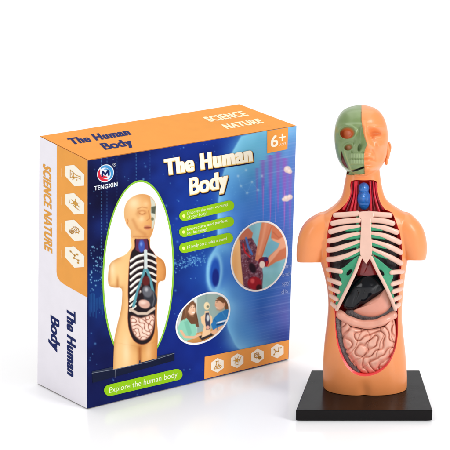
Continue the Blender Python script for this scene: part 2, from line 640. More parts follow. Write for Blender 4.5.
def paint_front(X, Y):
    Yf = Y + 0.2 * (X - 190)             # rows that follow the panel
    t = smoothstep(90, 215, X)[..., None]
    pic = Picture(X, Y, (0, 0, 0))
    n1 = vnoise(X, Yf, 26, 1)[..., None]; n2 = vnoise(X, Yf, 9, 2)[..., None]
    left = np.array((12, 21, 74)); mid = np.array((18, 46, 138))
    pic.c = left * (1 - t) + mid * t
    pic.c = pic.c + (n1 - 0.5) * np.array((10, 26, 50)) + (n2 - 0.5) * np.array((5, 12, 22))
    # vivid blue bloom near the title and the lower middle
    pic.glow((205, 200), 38, (24, 72, 170), 0.55)
    pic.glow((205, 268), 34, (30, 88, 180), 0.6)
    pic.glow((96, 290), 26, (16, 66, 140), 0.6)
    pic.glow((180, 350), 50, (22, 44, 140), 0.5)
    pic.glow((120, 400), 50, (15, 26, 88), 0.7)
    # the luminous head in profile
    head = [(241, 136), (232, 152), (225, 166), (220.5, 182), (218, 200), (217, 222), (217.5, 244), (213, 251), (208.5, 258),
            (206.5, 268), (207, 281), (210.5, 290), (217, 294), (222.5, 294), (224, 312), (228, 330), (235, 345), (243, 354),
            (262, 354), (300, 350), (305, 120)]
    d = sdf_poly(X, Y, head)
    ins = 1 - smoothstep(-1.2, 1.2, d)
    depth = np.clip(-d, 0, 200)
    core = np.stack([np.full(X.shape, 52.0), np.full(X.shape, 112.0), np.full(X.shape, 204.0)], -1)
    top = smoothstep(235, 140, Yf)[..., None]
    core = core * (1 - top) + np.array((98, 184, 222)) * top
    rimc = np.array((140, 212, 248))
    rim = (np.exp(-depth / (9.0 + 9.0 * smoothstep(290, 320, Y))) * 0.95)[..., None]
    c2 = core * (1 - rim) + rimc * rim
    c2 = c2 + (n1 - 0.5) * 26 + (n2 - 0.5) * 16
    pic.c = pic.c * (1 - ins[..., None]) + c2 * ins[..., None]
    pic.lay(np.exp(-np.clip(d, 0, 99) / 5.0) * (d > 0) * 0.5, (70, 140, 215))
    # hollow of the ear
    ro = sdf_ell(X, Y, (214.4, 272.5), 8.2, 20.5, rot=0.07)
    pic.lay(np.exp(-((ro + 1.6) / 1.9) ** 2) * 0.8, (140, 206, 244))
    d2 = sdf_ell(X, Y, (214.8, 272.5), 4.8, 15.0, rot=0.06)
    pic.lay(1 - smoothstep(-1.5, 1.5, d2), (34, 86, 186))
    d3 = sdf_ell(X, Y, (215.6, 277.5), 3.4, 8.8)
    pic.lay((1 - smoothstep(-0.8, 0.8, d3)) * 0.9, (22, 38, 128))
    pic.glow((236, 316), 16, (112, 182, 236), 0.55)
    pic.glow((240, 340), 13, (142, 210, 248), 0.7)
    pic.glow((228, 306), 8, (140, 206, 246), 0.6)
    pic.glow((262, 330), 14, (84, 122, 214), 0.4)
    pic.glow((280, 312), 12, (112, 118, 206), 0.4)
    pic.glow((236, 292), 12, (96, 166, 228), 0.4)
    pic.glow((226, 248), 8, (110, 184, 234), 0.5)
    pic.glow((252, 150), 20, (120, 200, 228), 0.6)
    pic.glow((232, 186), 16, (86, 156, 222), 0.5)
    pic.glow((205, 158), 16, (12, 30, 104), 0.6)
    # violet cast at right and lower right
    pic.lay(smoothstep(258, 300, X) * smoothstep(120, 190, Yf) * 0.55, (96, 88, 178))
    pic.lay(smoothstep(268, 292, X) * smoothstep(300, 345, Yf) * 0.5, (112, 92, 176))
    pic.glow((262, 318), 18, (58, 84, 186), 0.4)
    pic.glow((246, 332), 13, (78, 146, 220), 0.75)
    pic.lay(smoothstep(338, 356, Yf) * smoothstep(250, 285, X) * 0.6, (26, 44, 130))
    pic.lay(np.exp(-((X - 291) / 3.0) ** 2) * smoothstep(150, 180, Yf) * 0.35, (70, 130, 200))
    # violet spikes hanging from above
    for x, y0, y1, w, a in ((263, 160, 214, 2.6, 0.65), (270.5, 155, 222, 3.2, 0.75), (278, 152, 214, 3.0, 0.7),
                            (284.5, 158, 228, 3.2, 0.7), (290, 172, 236, 2.4, 0.6), (257, 168, 206, 1.6, 0.4)):
        k = np.clip((Y - y0) / (y1 - y0), 0, 1)
        ww = w * (1 - k) + 0.25
        m = np.exp(-((X - x) / ww) ** 2) * (Y > y0) * (1 - smoothstep(y1 - 8, y1 + 4, Y))
        pic.lay(m * a, (150, 84, 186))
    for x, y0, y1 in ((263.5, 186, 232), (270.5, 190, 226), (276, 196, 222), (284.6, 190, 232)):
        pic.line([(x, y0), (x - 0.6, y1)], 0.45, (186, 140, 214), 0.3, 0.6)
    # faint horizontal scan lines
    ln = np.clip(np.cos(Yf * 2 * math.pi / 3.1), 0, 1) ** 6
    pic.lay(ln * smoothstep(225, 270, X) * 0.16, (150, 190, 235))
    for y in (152, 163.5, 176, 189, 305, 313, 322, 330):
        pic.lay(np.exp(-((Yf - y) / 0.6) ** 2) * smoothstep(240, 285, X) * 0.35, (150, 170, 226))
    # thin network of light over the forehead
    net = [(238, 176), (246, 170), (252, 182), (262, 176), (258, 190), (247, 193), (241, 186)]
    for a in net:
        for b in net:
            if 0 < math.hypot(a[0] - b[0], a[1] - b[1]) < 13:
                pic.line([a, b], 0.2, (150, 205, 240), 0.3, 0.25)
    for a in net:
        pic.glow(a, 1.2, (200, 232, 250), 0.6)
    # warm molecules at the right edge
    for p, r in (((287.5, 169.5), 3.6), ((289.8, 171.5), 2.4), ((286.5, 198.5), 3.2), ((290, 197), 2.6), ((283.8, 199.6), 1.8)):
        pic.ell(p, r, r * 0.95, (226, 206, 196), 0.7, 0.9)
        pic.glow((p[0] - 0.8, p[1] - 0.8), r * 0.5, (246, 236, 230), 0.7)
    # stars and falling columns of light
    r = np.random.default_rng(11)
    for _ in range(240):
        x = r.uniform(89, 238); y = r.uniform(140, 395)
        s = r.uniform(0.25, 0.75)
        if r.random() < 0.1:
            s = 1.1
        pic.glow((x, y), s, (120, 190, 235), r.uniform(0.25, 0.85))
    for x, a in ((101.5, 0.8), (107, 0.5), (136.2, 0.6), (117, 0.25), (150, 0.25)):
        dots = (np.abs(((Y / 3.4) % 1) - 0.5) < 0.28)
        pic.lay(np.exp(-((X - x) / 0.42) ** 2) * dots * a * smoothstep(330, 230, Y) * 0.75, (110, 185, 225))
    for _ in range(60):
        x = r.uniform(89, 106); y = r.uniform(245, 292)
        pic.glow((x, y), r.uniform(0.4, 0.8), (150, 215, 240), 0.85)
    for x in np.arange(90, 106, 1.55):
        L = r.uniform(10, 24)
        pic.line([(x, 296 + r.uniform(-3, 3)), (x, 296 + L)], 0.5, (60, 140, 190), 0.4, 0.55)
    for _ in range(170):
        x = r.normal(188, 12); y = 262 - 0.2 * (x - 188) + r.normal(0, 3.0)
        if x < 206:
            pic.glow((x, y), r.uniform(0.35, 0.7), (130, 205, 240), 0.6)
    return pic.c


eps = 0.25
front = grid_sheet('front_panel', 'front',
                   [(pxB[0] + eps, pxB[1] + eps), (pxF[0] - eps, pxF[1] + eps), (pxG[0] - eps, pxG[1] - eps), (pxC[0] + eps, pxC[1] - eps)],
                   420, 430, 0, paint_front, print_ink, box)
front['label'] = 'navy and bright blue printed front panel'

# side and top sheets
mb = MB(); poly_px(mb, 'side', [(pxA[0] + .3, pxA[1] + .4), (pxB[0] - .25, pxB[1] + .25), (pxC[0] - .25, pxC[1] - .5), (pxD[0] + .3, pxD[1] - .2)], 0)
side = mb.build('side_panel', white_card, box, label='white printed side panel')
mb = MB(); poly_px(mb, 'top', [(pxA[0] + .9, pxA[1] + .1), (pxE[0], pxE[1] + .4), (pxF[0] - .9, pxF[1] - .1), (pxB[0] + .1, pxB[1] - .45)], 0)
top = mb.build('top_panel', orange_card, box, label='orange printed top panel')

# ---- oval with the torso picture ------------------------------------------------
lime = mat('lime_ink', srgb(140, 200, 58), rough=INK, spec=0.07)
white_ink = mat('white_ink', srgb(246, 246, 246), rough=INK, spec=0.07)
OC, ORX, ORY, OSH = (138.3, 273.5), 34.6, 91.5, -0.19


def round_up(pts):
    return closed_spline(pts)[::2]


TORSO_L = [(118, 258), (111.5, 262), (108.8, 268), (108.4, 286), (121.5, 288.6), (122, 300), (120.5, 312), (117.5, 324), (114.5, 338), (113, 352), (113.0, 372)]
TORSO_R = [(157, 256), (163.5, 261), (166, 270), (164.6, 281), (158.5, 283), (157.4, 300), (156.8, 318), (157.8, 332), (157.6, 345), (156.6, 360)]


def torso_print(X, Y):
    """the skin of the printed figure, as its photograph shows it"""
    lite = np.array((246, 204, 142)); skin = np.array((228, 162, 92)); dark = np.array((172, 98, 42))
    u = smoothstep(112, 160, X)[..., None]
    col = lite * (1 - u) + skin * u
    e = np.minimum(dist_line(X, Y, TORSO_L), 99); f = dist_line(X, Y, TORSO_R)
    m = (np.exp(-e / 2.6) * 0.55)[..., None]; col = col * (1 - m) + dark * m
    m = (np.exp(-f / 3.2) * 0.6)[..., None]; col = col * (1 - m) + dark * m
    m = (np.exp(-((X - 139.8) / 2.2) ** 2) * smoothstep(343, 349, Y) * 0.8)[..., None]; col = col * (1 - m) + np.array((168, 96, 46)) * m
    m = (np.exp(-((X - 126.5) / 4.0) ** 2 - ((Y - 352) / 16) ** 2) * 0.55)[..., None]; col = col * (1 - m) + np.array((255, 236, 196)) * m
    m = (np.exp(-((X - 148.5) / 3.0) ** 2 - ((Y - 350) / 12) ** 2) * 0.45)[..., None]; col = col * (1 - m) + np.array((254, 224, 176)) * m
    m = (np.exp(-((X - 117.5) / 1.6) ** 2) * smoothstep(272, 282, Y) * smoothstep(292, 288, Y) * 0.55)[..., None]; col = col * (1 - m) + dark * m
    m = (smoothstep(300, 345, Y) * smoothstep(128, 112, X) * 0.0)[..., None]
    m = (np.exp(-((Y - 346) / 6) ** 2) * np.exp(-((X - 140) / 9) ** 2) * 0.35)[..., None]; col = col * (1 - m) + dark * m
    m = (np.exp(-((X - 112.5) / 2.6) ** 2 - ((Y - 270) / 8) ** 2) * 0.5)[..., None]; col = col * (1 - m) + np.array((255, 238, 200)) * m
    return col


def paint_oval(X, Y):
    pic = Picture(X, Y, (252, 252, 250))
    skin = np.array((230, 166, 98)); lite = np.array((247, 208, 150)); dark = np.array((178, 106, 50))

    def shaded(pts, soft=0.4, dirx=1.0, w=9.0, c0=skin):
        pts = closed_spline(pts)[::2]
        d = sdf_poly(X, Y, pts)
        m = 1 - smoothstep(-soft, soft, d)
        xs = np.array(pts)[:, 0]
        u = np.clip((X - xs.min()) / (xs.max() - xs.min()), 0, 1)[..., None]
        col = lite * (1 - u) + c0 * u
        e = np.exp(-np.clip(-d, 0, 50) / w)[..., None] * 0.35
        col = col * (1 - e) + dark * e
        pic.c[:] = pic.c * (1 - m[..., None]) + col * m[..., None]

    # torso, arms, legs
    torso = [(131.5, 236), (131.5, 246), (126, 254), (118, 258), (111.5, 262), (108.8, 268), (108.4, 284), (114, 287.5), (121.5, 288.6),
             (122, 300), (120.5, 312), (117.5, 324), (114.5, 338), (113, 352), (113.2, 366), (126, 364), (140.5, 361), (149, 359), (156.5, 356),
             (157.5, 345), (157.8, 332), (156.8, 318), (157.4, 300), (158.5, 283), (164.6, 280), (166, 270), (163.5, 261), (157, 256), (150, 250), (149, 236)]
    torso = round_up(torso)
    m = (1 - smoothstep(-0.4, 0.4, sdf_poly(X, Y, torso)))[..., None]
    pic.c[:] = pic.c * (1 - m) + torso_print(X, Y) * m
    # open chest
    cav = [(135.5, 238), (134.8, 247), (131.5, 252), (129.5, 262), (128.6, 276), (128, 292), (128.4, 305), (127.8, 318), (129.2, 330), (133.5, 340),
           (141, 344.5), (149, 342), (154, 333), (155.2, 318), (155.2, 300), (156, 280), (156.5, 266), (154.5, 254), (150, 248), (147.2, 238)]
    cav = round_up(cav)
    pic.poly(cav, (34, 24, 28), 0.5)
    pic.line(list(cav) + [cav[0]], 0.7, (150, 70, 48), 0.5, 0.6)
    pic.poly([(136, 238), (135.5, 250), (140, 252.5), (148.5, 250), (147, 238)], (96, 42, 72), 0.5)
    pic.ell((141.6, 246), 3.2, 6.4, (60, 84, 168), 0.8)
    pic.ell((141.2, 244), 1.2, 2.0, (110, 140, 210), 0.8)
    for i in range(7):
        y = 254.5 + i * 6.1
        pts = spline([(143.5 - i * 0.55, y), (137, y + 1.8), (130.4, y + 6.4 + i * 0.3)], 10)
        pic.line(pts + np.array((0.2, 0.9)), 2.0, (150, 142, 134), 0.5)
        pic.line(pts, 1.9, (246, 242, 234), 0.5)
        if i < 5:
            pic.line([(147.5, y - 0.8), (152, y + 0.4), (155.8, y + 2.6)], 2.2, (226, 220, 210), 0.5)
    for i in range(3):
        y = 297 + i * 4.6
        pic.line([(135.5, y), (130, y + 4.4)], 2.2, (238, 230, 216), 0.5)
    pic.line([(145.6, 251), (145.8, 262), (145.8, 270)], 3.4, (206, 216, 214), 0.6)
    pic.line([(144.6, 270), (141.5, 280), (138, 290), (133.5, 306)], 2.8, (86, 152, 164), 0.7)
    pic.line([(147, 270), (150.5, 280), (153.6, 294)], 2.8, (86, 150, 162), 0.7)
    pic.ell((146, 281), 3.8, 5.0, (96, 34, 34), 1.0)
    pic.ell((150.2, 298), 6.4, 9.2, (50, 52, 60), 0.8, rot=-0.3)
    pic.ell((147.2, 291.5), 4.8, 6.0, (98, 100, 108), 1.0, rot=-0.4)
    pic.ell((146.4, 289.5), 1.6, 2.0, (176, 178, 184), 1.2)
    pic.line([(153, 292), (154.2, 299), (152.6, 306)], 1.0, (120, 124, 132), 0.8, 0.7)
    pic.line([(142, 284), (139, 292), (137.5, 300)], 1.6, (70, 24, 28), 0.8, 0.7)
    pic.ell((144.2, 304), 6.0, 4.4, (214, 168, 150), 0.8, rot=0.3)
    pic.ell((143, 302.6), 3.0, 1.6, (240, 208, 192), 1.2)
    pic.line([(130.5, 309.5), (138, 313.5), (147, 313.5), (154, 308.5)], 2.8, (212, 190, 170), 0.6)
    gut = [(131, 316), (141, 318.2), (153.5, 314.5), (153.8, 324), (151.5, 333), (147, 338.5), (141, 340), (135.5, 336), (131.8, 328)]
    gut = round_up(gut)
    pic.poly(gut, (240, 206, 186), 0.6)
    r = np.random.default_rng(5)
    lb = np.abs(lab_sample(X * 4.3 - 100, Y * 4.3))
    gd = sdf_poly(X, Y, gut)
    pic.lay(smoothstep(0.42, 0.12, lb) * smoothstep(0.2, -0.8, gd) * 0.85, (150, 88, 72))
    pic.lay(smoothstep(0.7, 1.0, lb) * smoothstep(0.0, -0.8, gd) * 0.6, (255, 236, 222))
    pic.lay(np.exp(-(gd / 0.9) ** 2) * 0.5, (170, 108, 88))
    # head
    hd = [(142, 193.8), (134, 196), (127.5, 201), (124.2, 209), (124.2, 217), (126.5, 224), (130.4, 230), (132, 238), (148, 238.5), (151.5, 235), (153.8, 228),
          (155.2, 219), (156, 210), (155, 202), (150, 196)]
    shaded(hd)
    pic.poly([(150, 196), (151.3, 205), (150.6, 213), (152, 220), (151.6, 229), (153.4, 228), (155.2, 219), (156, 210), (155, 202)], (206, 208, 190), 0.6)
    pic.poly([(151.2, 207), (155.9, 206), (155.2, 214), (151.4, 213)], (86, 92, 76), 0.7)
    pic.ell((152.5, 219), 1.4, 1.6, (120, 120, 92), 0.6)
    pic.ell((142.2, 212.6), 4.2, 2.6, (206, 140, 84), 1.2)
    pic.ell((142.2, 212.6), 2.2, 1.2, (238, 178, 116), 0.8)
    pic.line([(137.5, 208.8), (142, 207), (147, 208)], 0.8, (198, 134, 80), 0.6)
    pic.line([(148.5, 211), (149.8, 218.5), (147, 220.4)], 0.8, (198, 130, 76), 0.6)
    pic.ell((147.6, 227.6), 3.4, 1.3, (176, 96, 66), 0.6)
    pic.line([(144.4, 227.8), (150.6, 227.4)], 0.5, (120, 62, 46), 0.4)
    pic.ell((127.3, 221), 1.5, 3.6, (232, 172, 112), 0.6)
    pic.line([(127, 218.6), (128.3, 221), (127.3, 224)], 0.5, (188, 120, 66), 0.4)
    pic.lay(np.exp(-((Y - 237.2) / 1.3) ** 2) * (sdf_poly(X, Y, hd) < -1) * 0.6, (190, 120, 70))
    pic.glow((134, 203), 6, (255, 236, 196), 0.6)
    hdd = sdf_poly(X, Y, hd)
    pic.lay(np.exp(-(dist_line(X, Y, [(138.6, 209.6), (137, 214), (139, 217)]) / 1.8) ** 2) * (hdd < 0) * 0.25, (176, 104, 54))
    pic.lay(np.exp(-(dist_line(X, Y, [(133, 220), (137.5, 229), (145, 234.4)]) / 2.0) ** 2) * (hdd < -0.5) * 0.35, (184, 110, 58))
    pic.glow((141.5, 219), 3.2, (255, 228, 184), 0.5)
    pic.glow((146, 204), 3.0, (252, 226, 180), 0.4)
    pic.line([(139.6, 213.6), (142.2, 214.3), (145, 213.4)], 0.5, (150, 88, 50), 0.4, 0.8)
    pic.line([(144.6, 226.2), (147.4, 225.7), (150.4, 226.2)], 0.9, (206, 138, 102), 0.4)
    pic.line([(145.2, 229.2), (147.6, 229.8), (150, 229.0)], 0.9, (214, 146, 108), 0.4)
    return pic.c


mb = MB(); poly_px(mb, 'front', ell_pts(OC, ORX + 1.3, ORY + 1.5, OSH, 120), 1)
ov_rim = mb.build('oval_border', lime, box)
ov = radial_sheet('oval_picture', 'front', OC, ORX - 0.4, ORY - 0.4, OSH, 2, paint_oval, print_ink, box, 170, 640)
ov['label'] = 'white oval printed picture of the torso model'

# printed dark plinth and caption pill
plinth_ink = mat('plinth_ink', srgb(16, 24, 52), rough=INK, spec=0.07)
plinth_top = mat('plinth_top_ink', srgb(44, 52, 74), rough=INK, spec=0.07)
plinth_edge = mat('plinth_edge_ink', srgb(120, 128, 144), rough=INK, spec=0.07)
mb = MB()
poly_px(mb, 'front', [(92, 371.5), (112, 366.9), (139, 360.6), (158, 356.0), (174.5, 352.6), (174.5, 360.5), (92.6, 383)], 2.3, 0)
poly_px(mb, 'front', [(92.2, 371.6), (112, 367.0), (139, 360.7), (158, 356.1), (174.3, 352.8), (150, 361.2), (118, 368.6), (92.2, 373.0)], 2.55, 1)
line_px(mb, 'front', [(92, 373.2), (118, 368.8), (150, 361.4), (174.4, 353.2)], 0.5, 2.7, 2)
line_px(mb, 'front', [(115.2, 370), (115, 378)], 0.4, 2.7, 2)
mb.build('printed_plinth', [plinth_ink, plinth_top, plinth_edge], box)


grid_sheet('printed_leg', 'front', [(114.0, 342.5), (139.7, 347), (138.8, 363.6), (113.2, 369.4)], 40, 40, 2.9, torso_print, print_ink, box)
grid_sheet('printed_leg', 'front', [(139.7, 347), (157.6, 341), (156.8, 358.4), (140.6, 362.4)], 34, 40, 2.9, torso_print, print_ink, box)

pill_green = mat('pill_green_ink', srgb(146, 200, 24), rough=INK, spec=0.07)
pale_ink = mat('pale_ink', srgb(240, 246, 210), rough=INK, spec=0.07)
mb = MB(); poly_px(mb, 'front', pill_pts((109.8, 390.3), (176.8, 374.6), 5.7), 3)
pl = mb.build('caption_pill', pill_green, box)
mb = MB(); text_px(mb, 'front', 'Explore the human body', (109.2, 393.0), (177.4, 376.9), (0.2, -5.6), 4, 0.0)
mb.build('lettering', pale_ink, pl)

dot_ink = mat('dot_ink', srgb(244, 244, 150), rough=INK, spec=0.07)
for (a, b), lines in ((((184.4, 215.9), (229.2, 205.6)), ('Discover the inner workings', 'of your body!')),
                      (((184.2, 231.9), (229.0, 221.7)), ('Interactive and perfect', 'for learning!')),
                      (((184.2, 248.0), (228.0, 238.0)), ('10 body parts with a stand',))):
    mb = MB(); poly_px(mb, 'front', pill_pts(a, b, 5.1), 3)
    pl = mb.build('feature_pill', pill_green, box)
    mb = MB()
    a = np.array(a); b = np.array(b); d = (b - a) / np.linalg.norm(b - a)
    poly_px(mb, 'front', ell_pts(a - d * 0.6, 1.5, 1.6), 4, 1)
    if len(lines) == 2:
        for s, off, ln in ((lines[0], -0.4, 41.5), (lines[1], 3.6, 20)):
            p0 = a + d * 3.0 + np.array((0, off)); text_px(mb, 'front', s, p0, p0 + d * ln, (0.1, -3.0), 4, 0.012)
    else:
        p0 = a + d * 3.0 + np.array((0, 1.5)); text_px(mb, 'front', lines[0], p0, p0 + d * 40.5, (0.1, -3.2), 4, 0.012)
    mb.build('lettering', [pale_ink, dot_ink], pl)

# title
gold = mat('gold_ink', srgb(206, 150, 44), rough=INK, spec=0.07)
cream = mat('cream_ink', srgb(252, 246, 226), rough=INK, spec=0.07)
deep = mat('title_shade_ink', srgb(10, 20, 66), rough=INK, spec=0.07)
pale_gold = mat('pale_gold_ink', srgb(240, 212, 140), rough=INK, spec=0.07)
mb = MB()
for s, p0, p1, up in (('The Human', (165.0, 175.6), (253.0, 161.6), (-1.4, -16.6)), ('Body', (189.8, 195.2), (228.4, 187.2), (-1.0, -17.4))):
    text_px(mb, 'front', s, p0, p1, up, 2, 0.078, 0.040, 2, shift=(0.8, 0.9))
    text_px(mb, 'front', s, p0, p1, up, 3, 0.078, 0.024, 0, shift=(0.15, 0.2))
    text_px(mb, 'front', s, p0, p1, up, 4, 0.078, 0.008, 3, shift=(0.1, 0.2))
    text_px(mb, 'front', s, p0, p1, up, 5, 0.078, -0.005, 1, shift=(-0.1, -0.3))
t = mb.build('title_lettering', [gold, cream, deep, pale_gold], box)

# age badge
badge_ink = mat('badge_ink', srgb(240, 160, 74), rough=INK, spec=0.07)
mb = MB(); poly_px(mb, 'front', [(267.2, 131.0), (288.2, 127.5), (287.4, 149.2), (267.2, 153.4)], 3)
bd = mb.build('age_badge', badge_ink, box)
mb = MB()
text_px(mb, 'front', '6', (270.6, 147.6), (278.2, 146.0), (0.0, -11.8), 4, 0.03)
text_px(mb, 'front', '+', (278.4, 143.4), (286.0, 142.0), (0.0, -9.4), 4, 0.02, cap=0.62)
text_px(mb, 'front', 'AGES', (279.6, 146.0), (286.0, 144.7), (0.0, -2.4), 4, 0.01)
mb.build('lettering', cream, bd)

# brand emblem
red_ink = mat('red_ink', srgb(214, 40, 62), rough=INK, spec=0.07)
sky_ink = mat('sky_ink', srgb(70, 150, 205), rough=INK, spec=0.07)
navy_ink = mat('navy_ink', srgb(18, 30, 92), rough=INK, spec=0.07)
mb = MB()
ec = np.array((105.5, 173.4))
poly_px(mb, 'front', ell_pts(ec, 8.4, 8.9, -0.12), 2, 3)


def arc_band(c, r0, r1, a0, a1, n=24, tw=0.0):
    t = np.radians(np.linspace(a0, a1, n)); k = np.linspace(0, 1, n)
    w = np.sin(np.pi * np.clip(k * 0.96 + 0.04, 0, 1)) * 0.75 + 0.25
    rm = (r0 + r1) / 2; hw = (r1 - r0) / 2
    o = [(c[0] + (rm + hw * wi) * math.cos(q), c[1] + (rm + hw * wi) * math.sin(q) * 1.05) for q, wi in zip(t, w)]
    i = [(c[0] + (rm - hw * wi) * math.cos(q), c[1] + (rm - hw * wi) * math.sin(q) * 1.05) for q, wi in zip(t, w)]
    return np.array(o + i[::-1])


poly_px(mb, 'front', arc_band(ec, 5.0, 8.0, 70, 215), 3, 0)
poly_px(mb, 'front', arc_band(ec, 5.2, 8.0, 225, 425), 3, 1)
poly_px(mb, 'front', arc_band(ec, 3.4, 4.9, 250, 400), 3, 1)
poly_px(mb, 'front', arc_band(ec, 2.6, 4.9, 60, 175), 3, 0)
for p, q in (((102.2, 176.4), (103.0, 171.2)), ((103.0, 171.2), (105.4, 174.8)), ((105.4, 174.8), (108.0, 170.6)), ((108.0, 170.6), (108.9, 175.4))):
    line_px(mb, 'front', [p, q], 1.5, 4, 2)
line_px(mb, 'front', ell_pts((114.4, 164.6), 1.5, 1.6, 0, 14), 0.35, 3, 3, closed=True)
text_px(mb, 'front', 'R', (113.8, 165.5), (115.1, 165.2), (0, -1.7), 3, 0.02, mi=3)
text_px(mb, 'front', 'TENGXIN', (94.2, 190.6), (117.6, 186.2), (0.0, -4.4), 3, 0.03, mi=3)
mb.build('brand_emblem', [red_ink, sky_ink, navy_ink, mat('emblem_white_ink', srgb(226, 232, 242), rough=INK, spec=0.07)], box)

# round photographs
C1, R1x, R1y, S1 = (259.2, 256.2), 27.2, 33.6, -0.17
C2, R2x, R2y, S2 = (203.0, 318.3), 25.9, 23.3, -0.33


def paint_hand(X, Y):
    pic = Picture(X, Y, (132, 196, 210))
    n = vnoise(X, Y, 6, 9)[..., None]
    pic.c += (n - 0.5) * 26
    pic.lay(smoothstep(262, 240, X) * smoothstep(250, 232, Y) * 0.5, (172, 206, 232))
    pic.lay(smoothstep(268, 288, Y) * 0.4, (150, 214, 206))
    # model body at left
    pic.poly([(230, 240), (241, 232), (243, 256), (247, 292), (236, 290), (228, 262)], (246, 196, 136), 0.6)
    pic.lay(np.exp(-((X - 235) / 3) ** 2) * smoothstep(240, 256, Y) * 0.4, (222, 150, 84))
    pic.poly([(237, 231), (247, 226), (253, 233), (251, 241), (240, 243)], (196, 116, 90), 0.6)
    pic.poly([(240, 240), (252, 238), (260, 252), (263, 275), (262, 291), (244, 290), (241, 262)], (112, 62, 78), 0.6)
    sp = 0.6 * vnoise(X * 0.8 + Y * 0.6, Y * 0.8 - X * 0.6, 1.6, 31) + 0.4 * vnoise(X * 0.5 - Y * 0.87, Y * 0.5 + X * 0.87, 1.0, 33)
    org = sdf_poly(X, Y, [(240, 240), (252, 238), (260, 252), (263, 275), (262, 291), (244, 290), (241, 262)])
    pic.lay(smoothstep(0.5, 0.75, sp) * (org < -0.5) * 0.6, (164, 142, 160))
    pic.lay(smoothstep(0.4, 0.2, sp) * (org < -0.5) * 0.7, (62, 34, 56))
    pic.line([(246, 238), (248, 246), (252, 254)], 2.2, (74, 118, 190), 0.6)
    pic.line([(243, 244), (245, 252), (250, 257)], 1.6, (196, 40, 52), 0.6)
    pic.ell((252.5, 268), 3.2, 5.4, (38, 20, 34), 0.9, rot=-0.4)
    pic.ell((254.5, 283), 7.0, 6.4, (156, 28, 42), 0.9)
    pic.ell((252.5, 281), 2.0, 2.4, (214, 84, 88), 1.0)
    pic.ell((259, 288), 3.0, 3.6, (60, 18, 28), 0.9)
    # hand
    skin = (222, 140, 104); light = (240, 176, 142); sh = (186, 100, 72)
    pic.poly([(262, 221), (270, 217), (273, 226), (268, 240), (262.5, 256), (259, 262), (255, 260), (256.5, 250), (259, 236)], skin, 0.6)
    pic.line([(266, 222), (263, 238), (258.8, 254)], 2.2, light, 1.5, 0.7)
    pic.line([(271.5, 226), (266, 243), (261.5, 257)], 0.8, sh, 0.7, 0.8)
    pic.poly([(268, 220), (290, 218), (292, 256), (276, 262), (268, 267), (264.5, 264), (269, 256), (279, 247), (273, 240), (271, 238), (272, 228)], (214, 128, 92), 0.7)
    pic.poly([(272, 238), (278, 240), (284, 236), (289, 246), (280, 250), (275, 257), (268, 265), (265.5, 263.5), (270, 256), (278, 248), (273, 243)], light, 0.8)
    pic.poly([(271.5, 240), (279.5, 243.5), (278, 247.5), (268, 257), (266, 259), (266, 248)], (120, 186, 208), 0.6)
    pic.line([(273, 232), (279, 238), (285, 234)], 0.9, sh, 0.8, 0.7)
    # piece between the fingers
    pic.ell((263.5, 262), 5.2, 5.0, (120, 28, 52), 0.6)
    pic.ell((262.2, 264.5), 2.9, 3.6, (240, 226, 214), 0.6)
    pic.ell((266.0, 259.2), 2.2, 2.2, (58, 38, 110), 0.7)
    pic.line([(267, 262), (266.5, 266)], 1.6, (196, 40, 44), 0.6)
    return pic.c


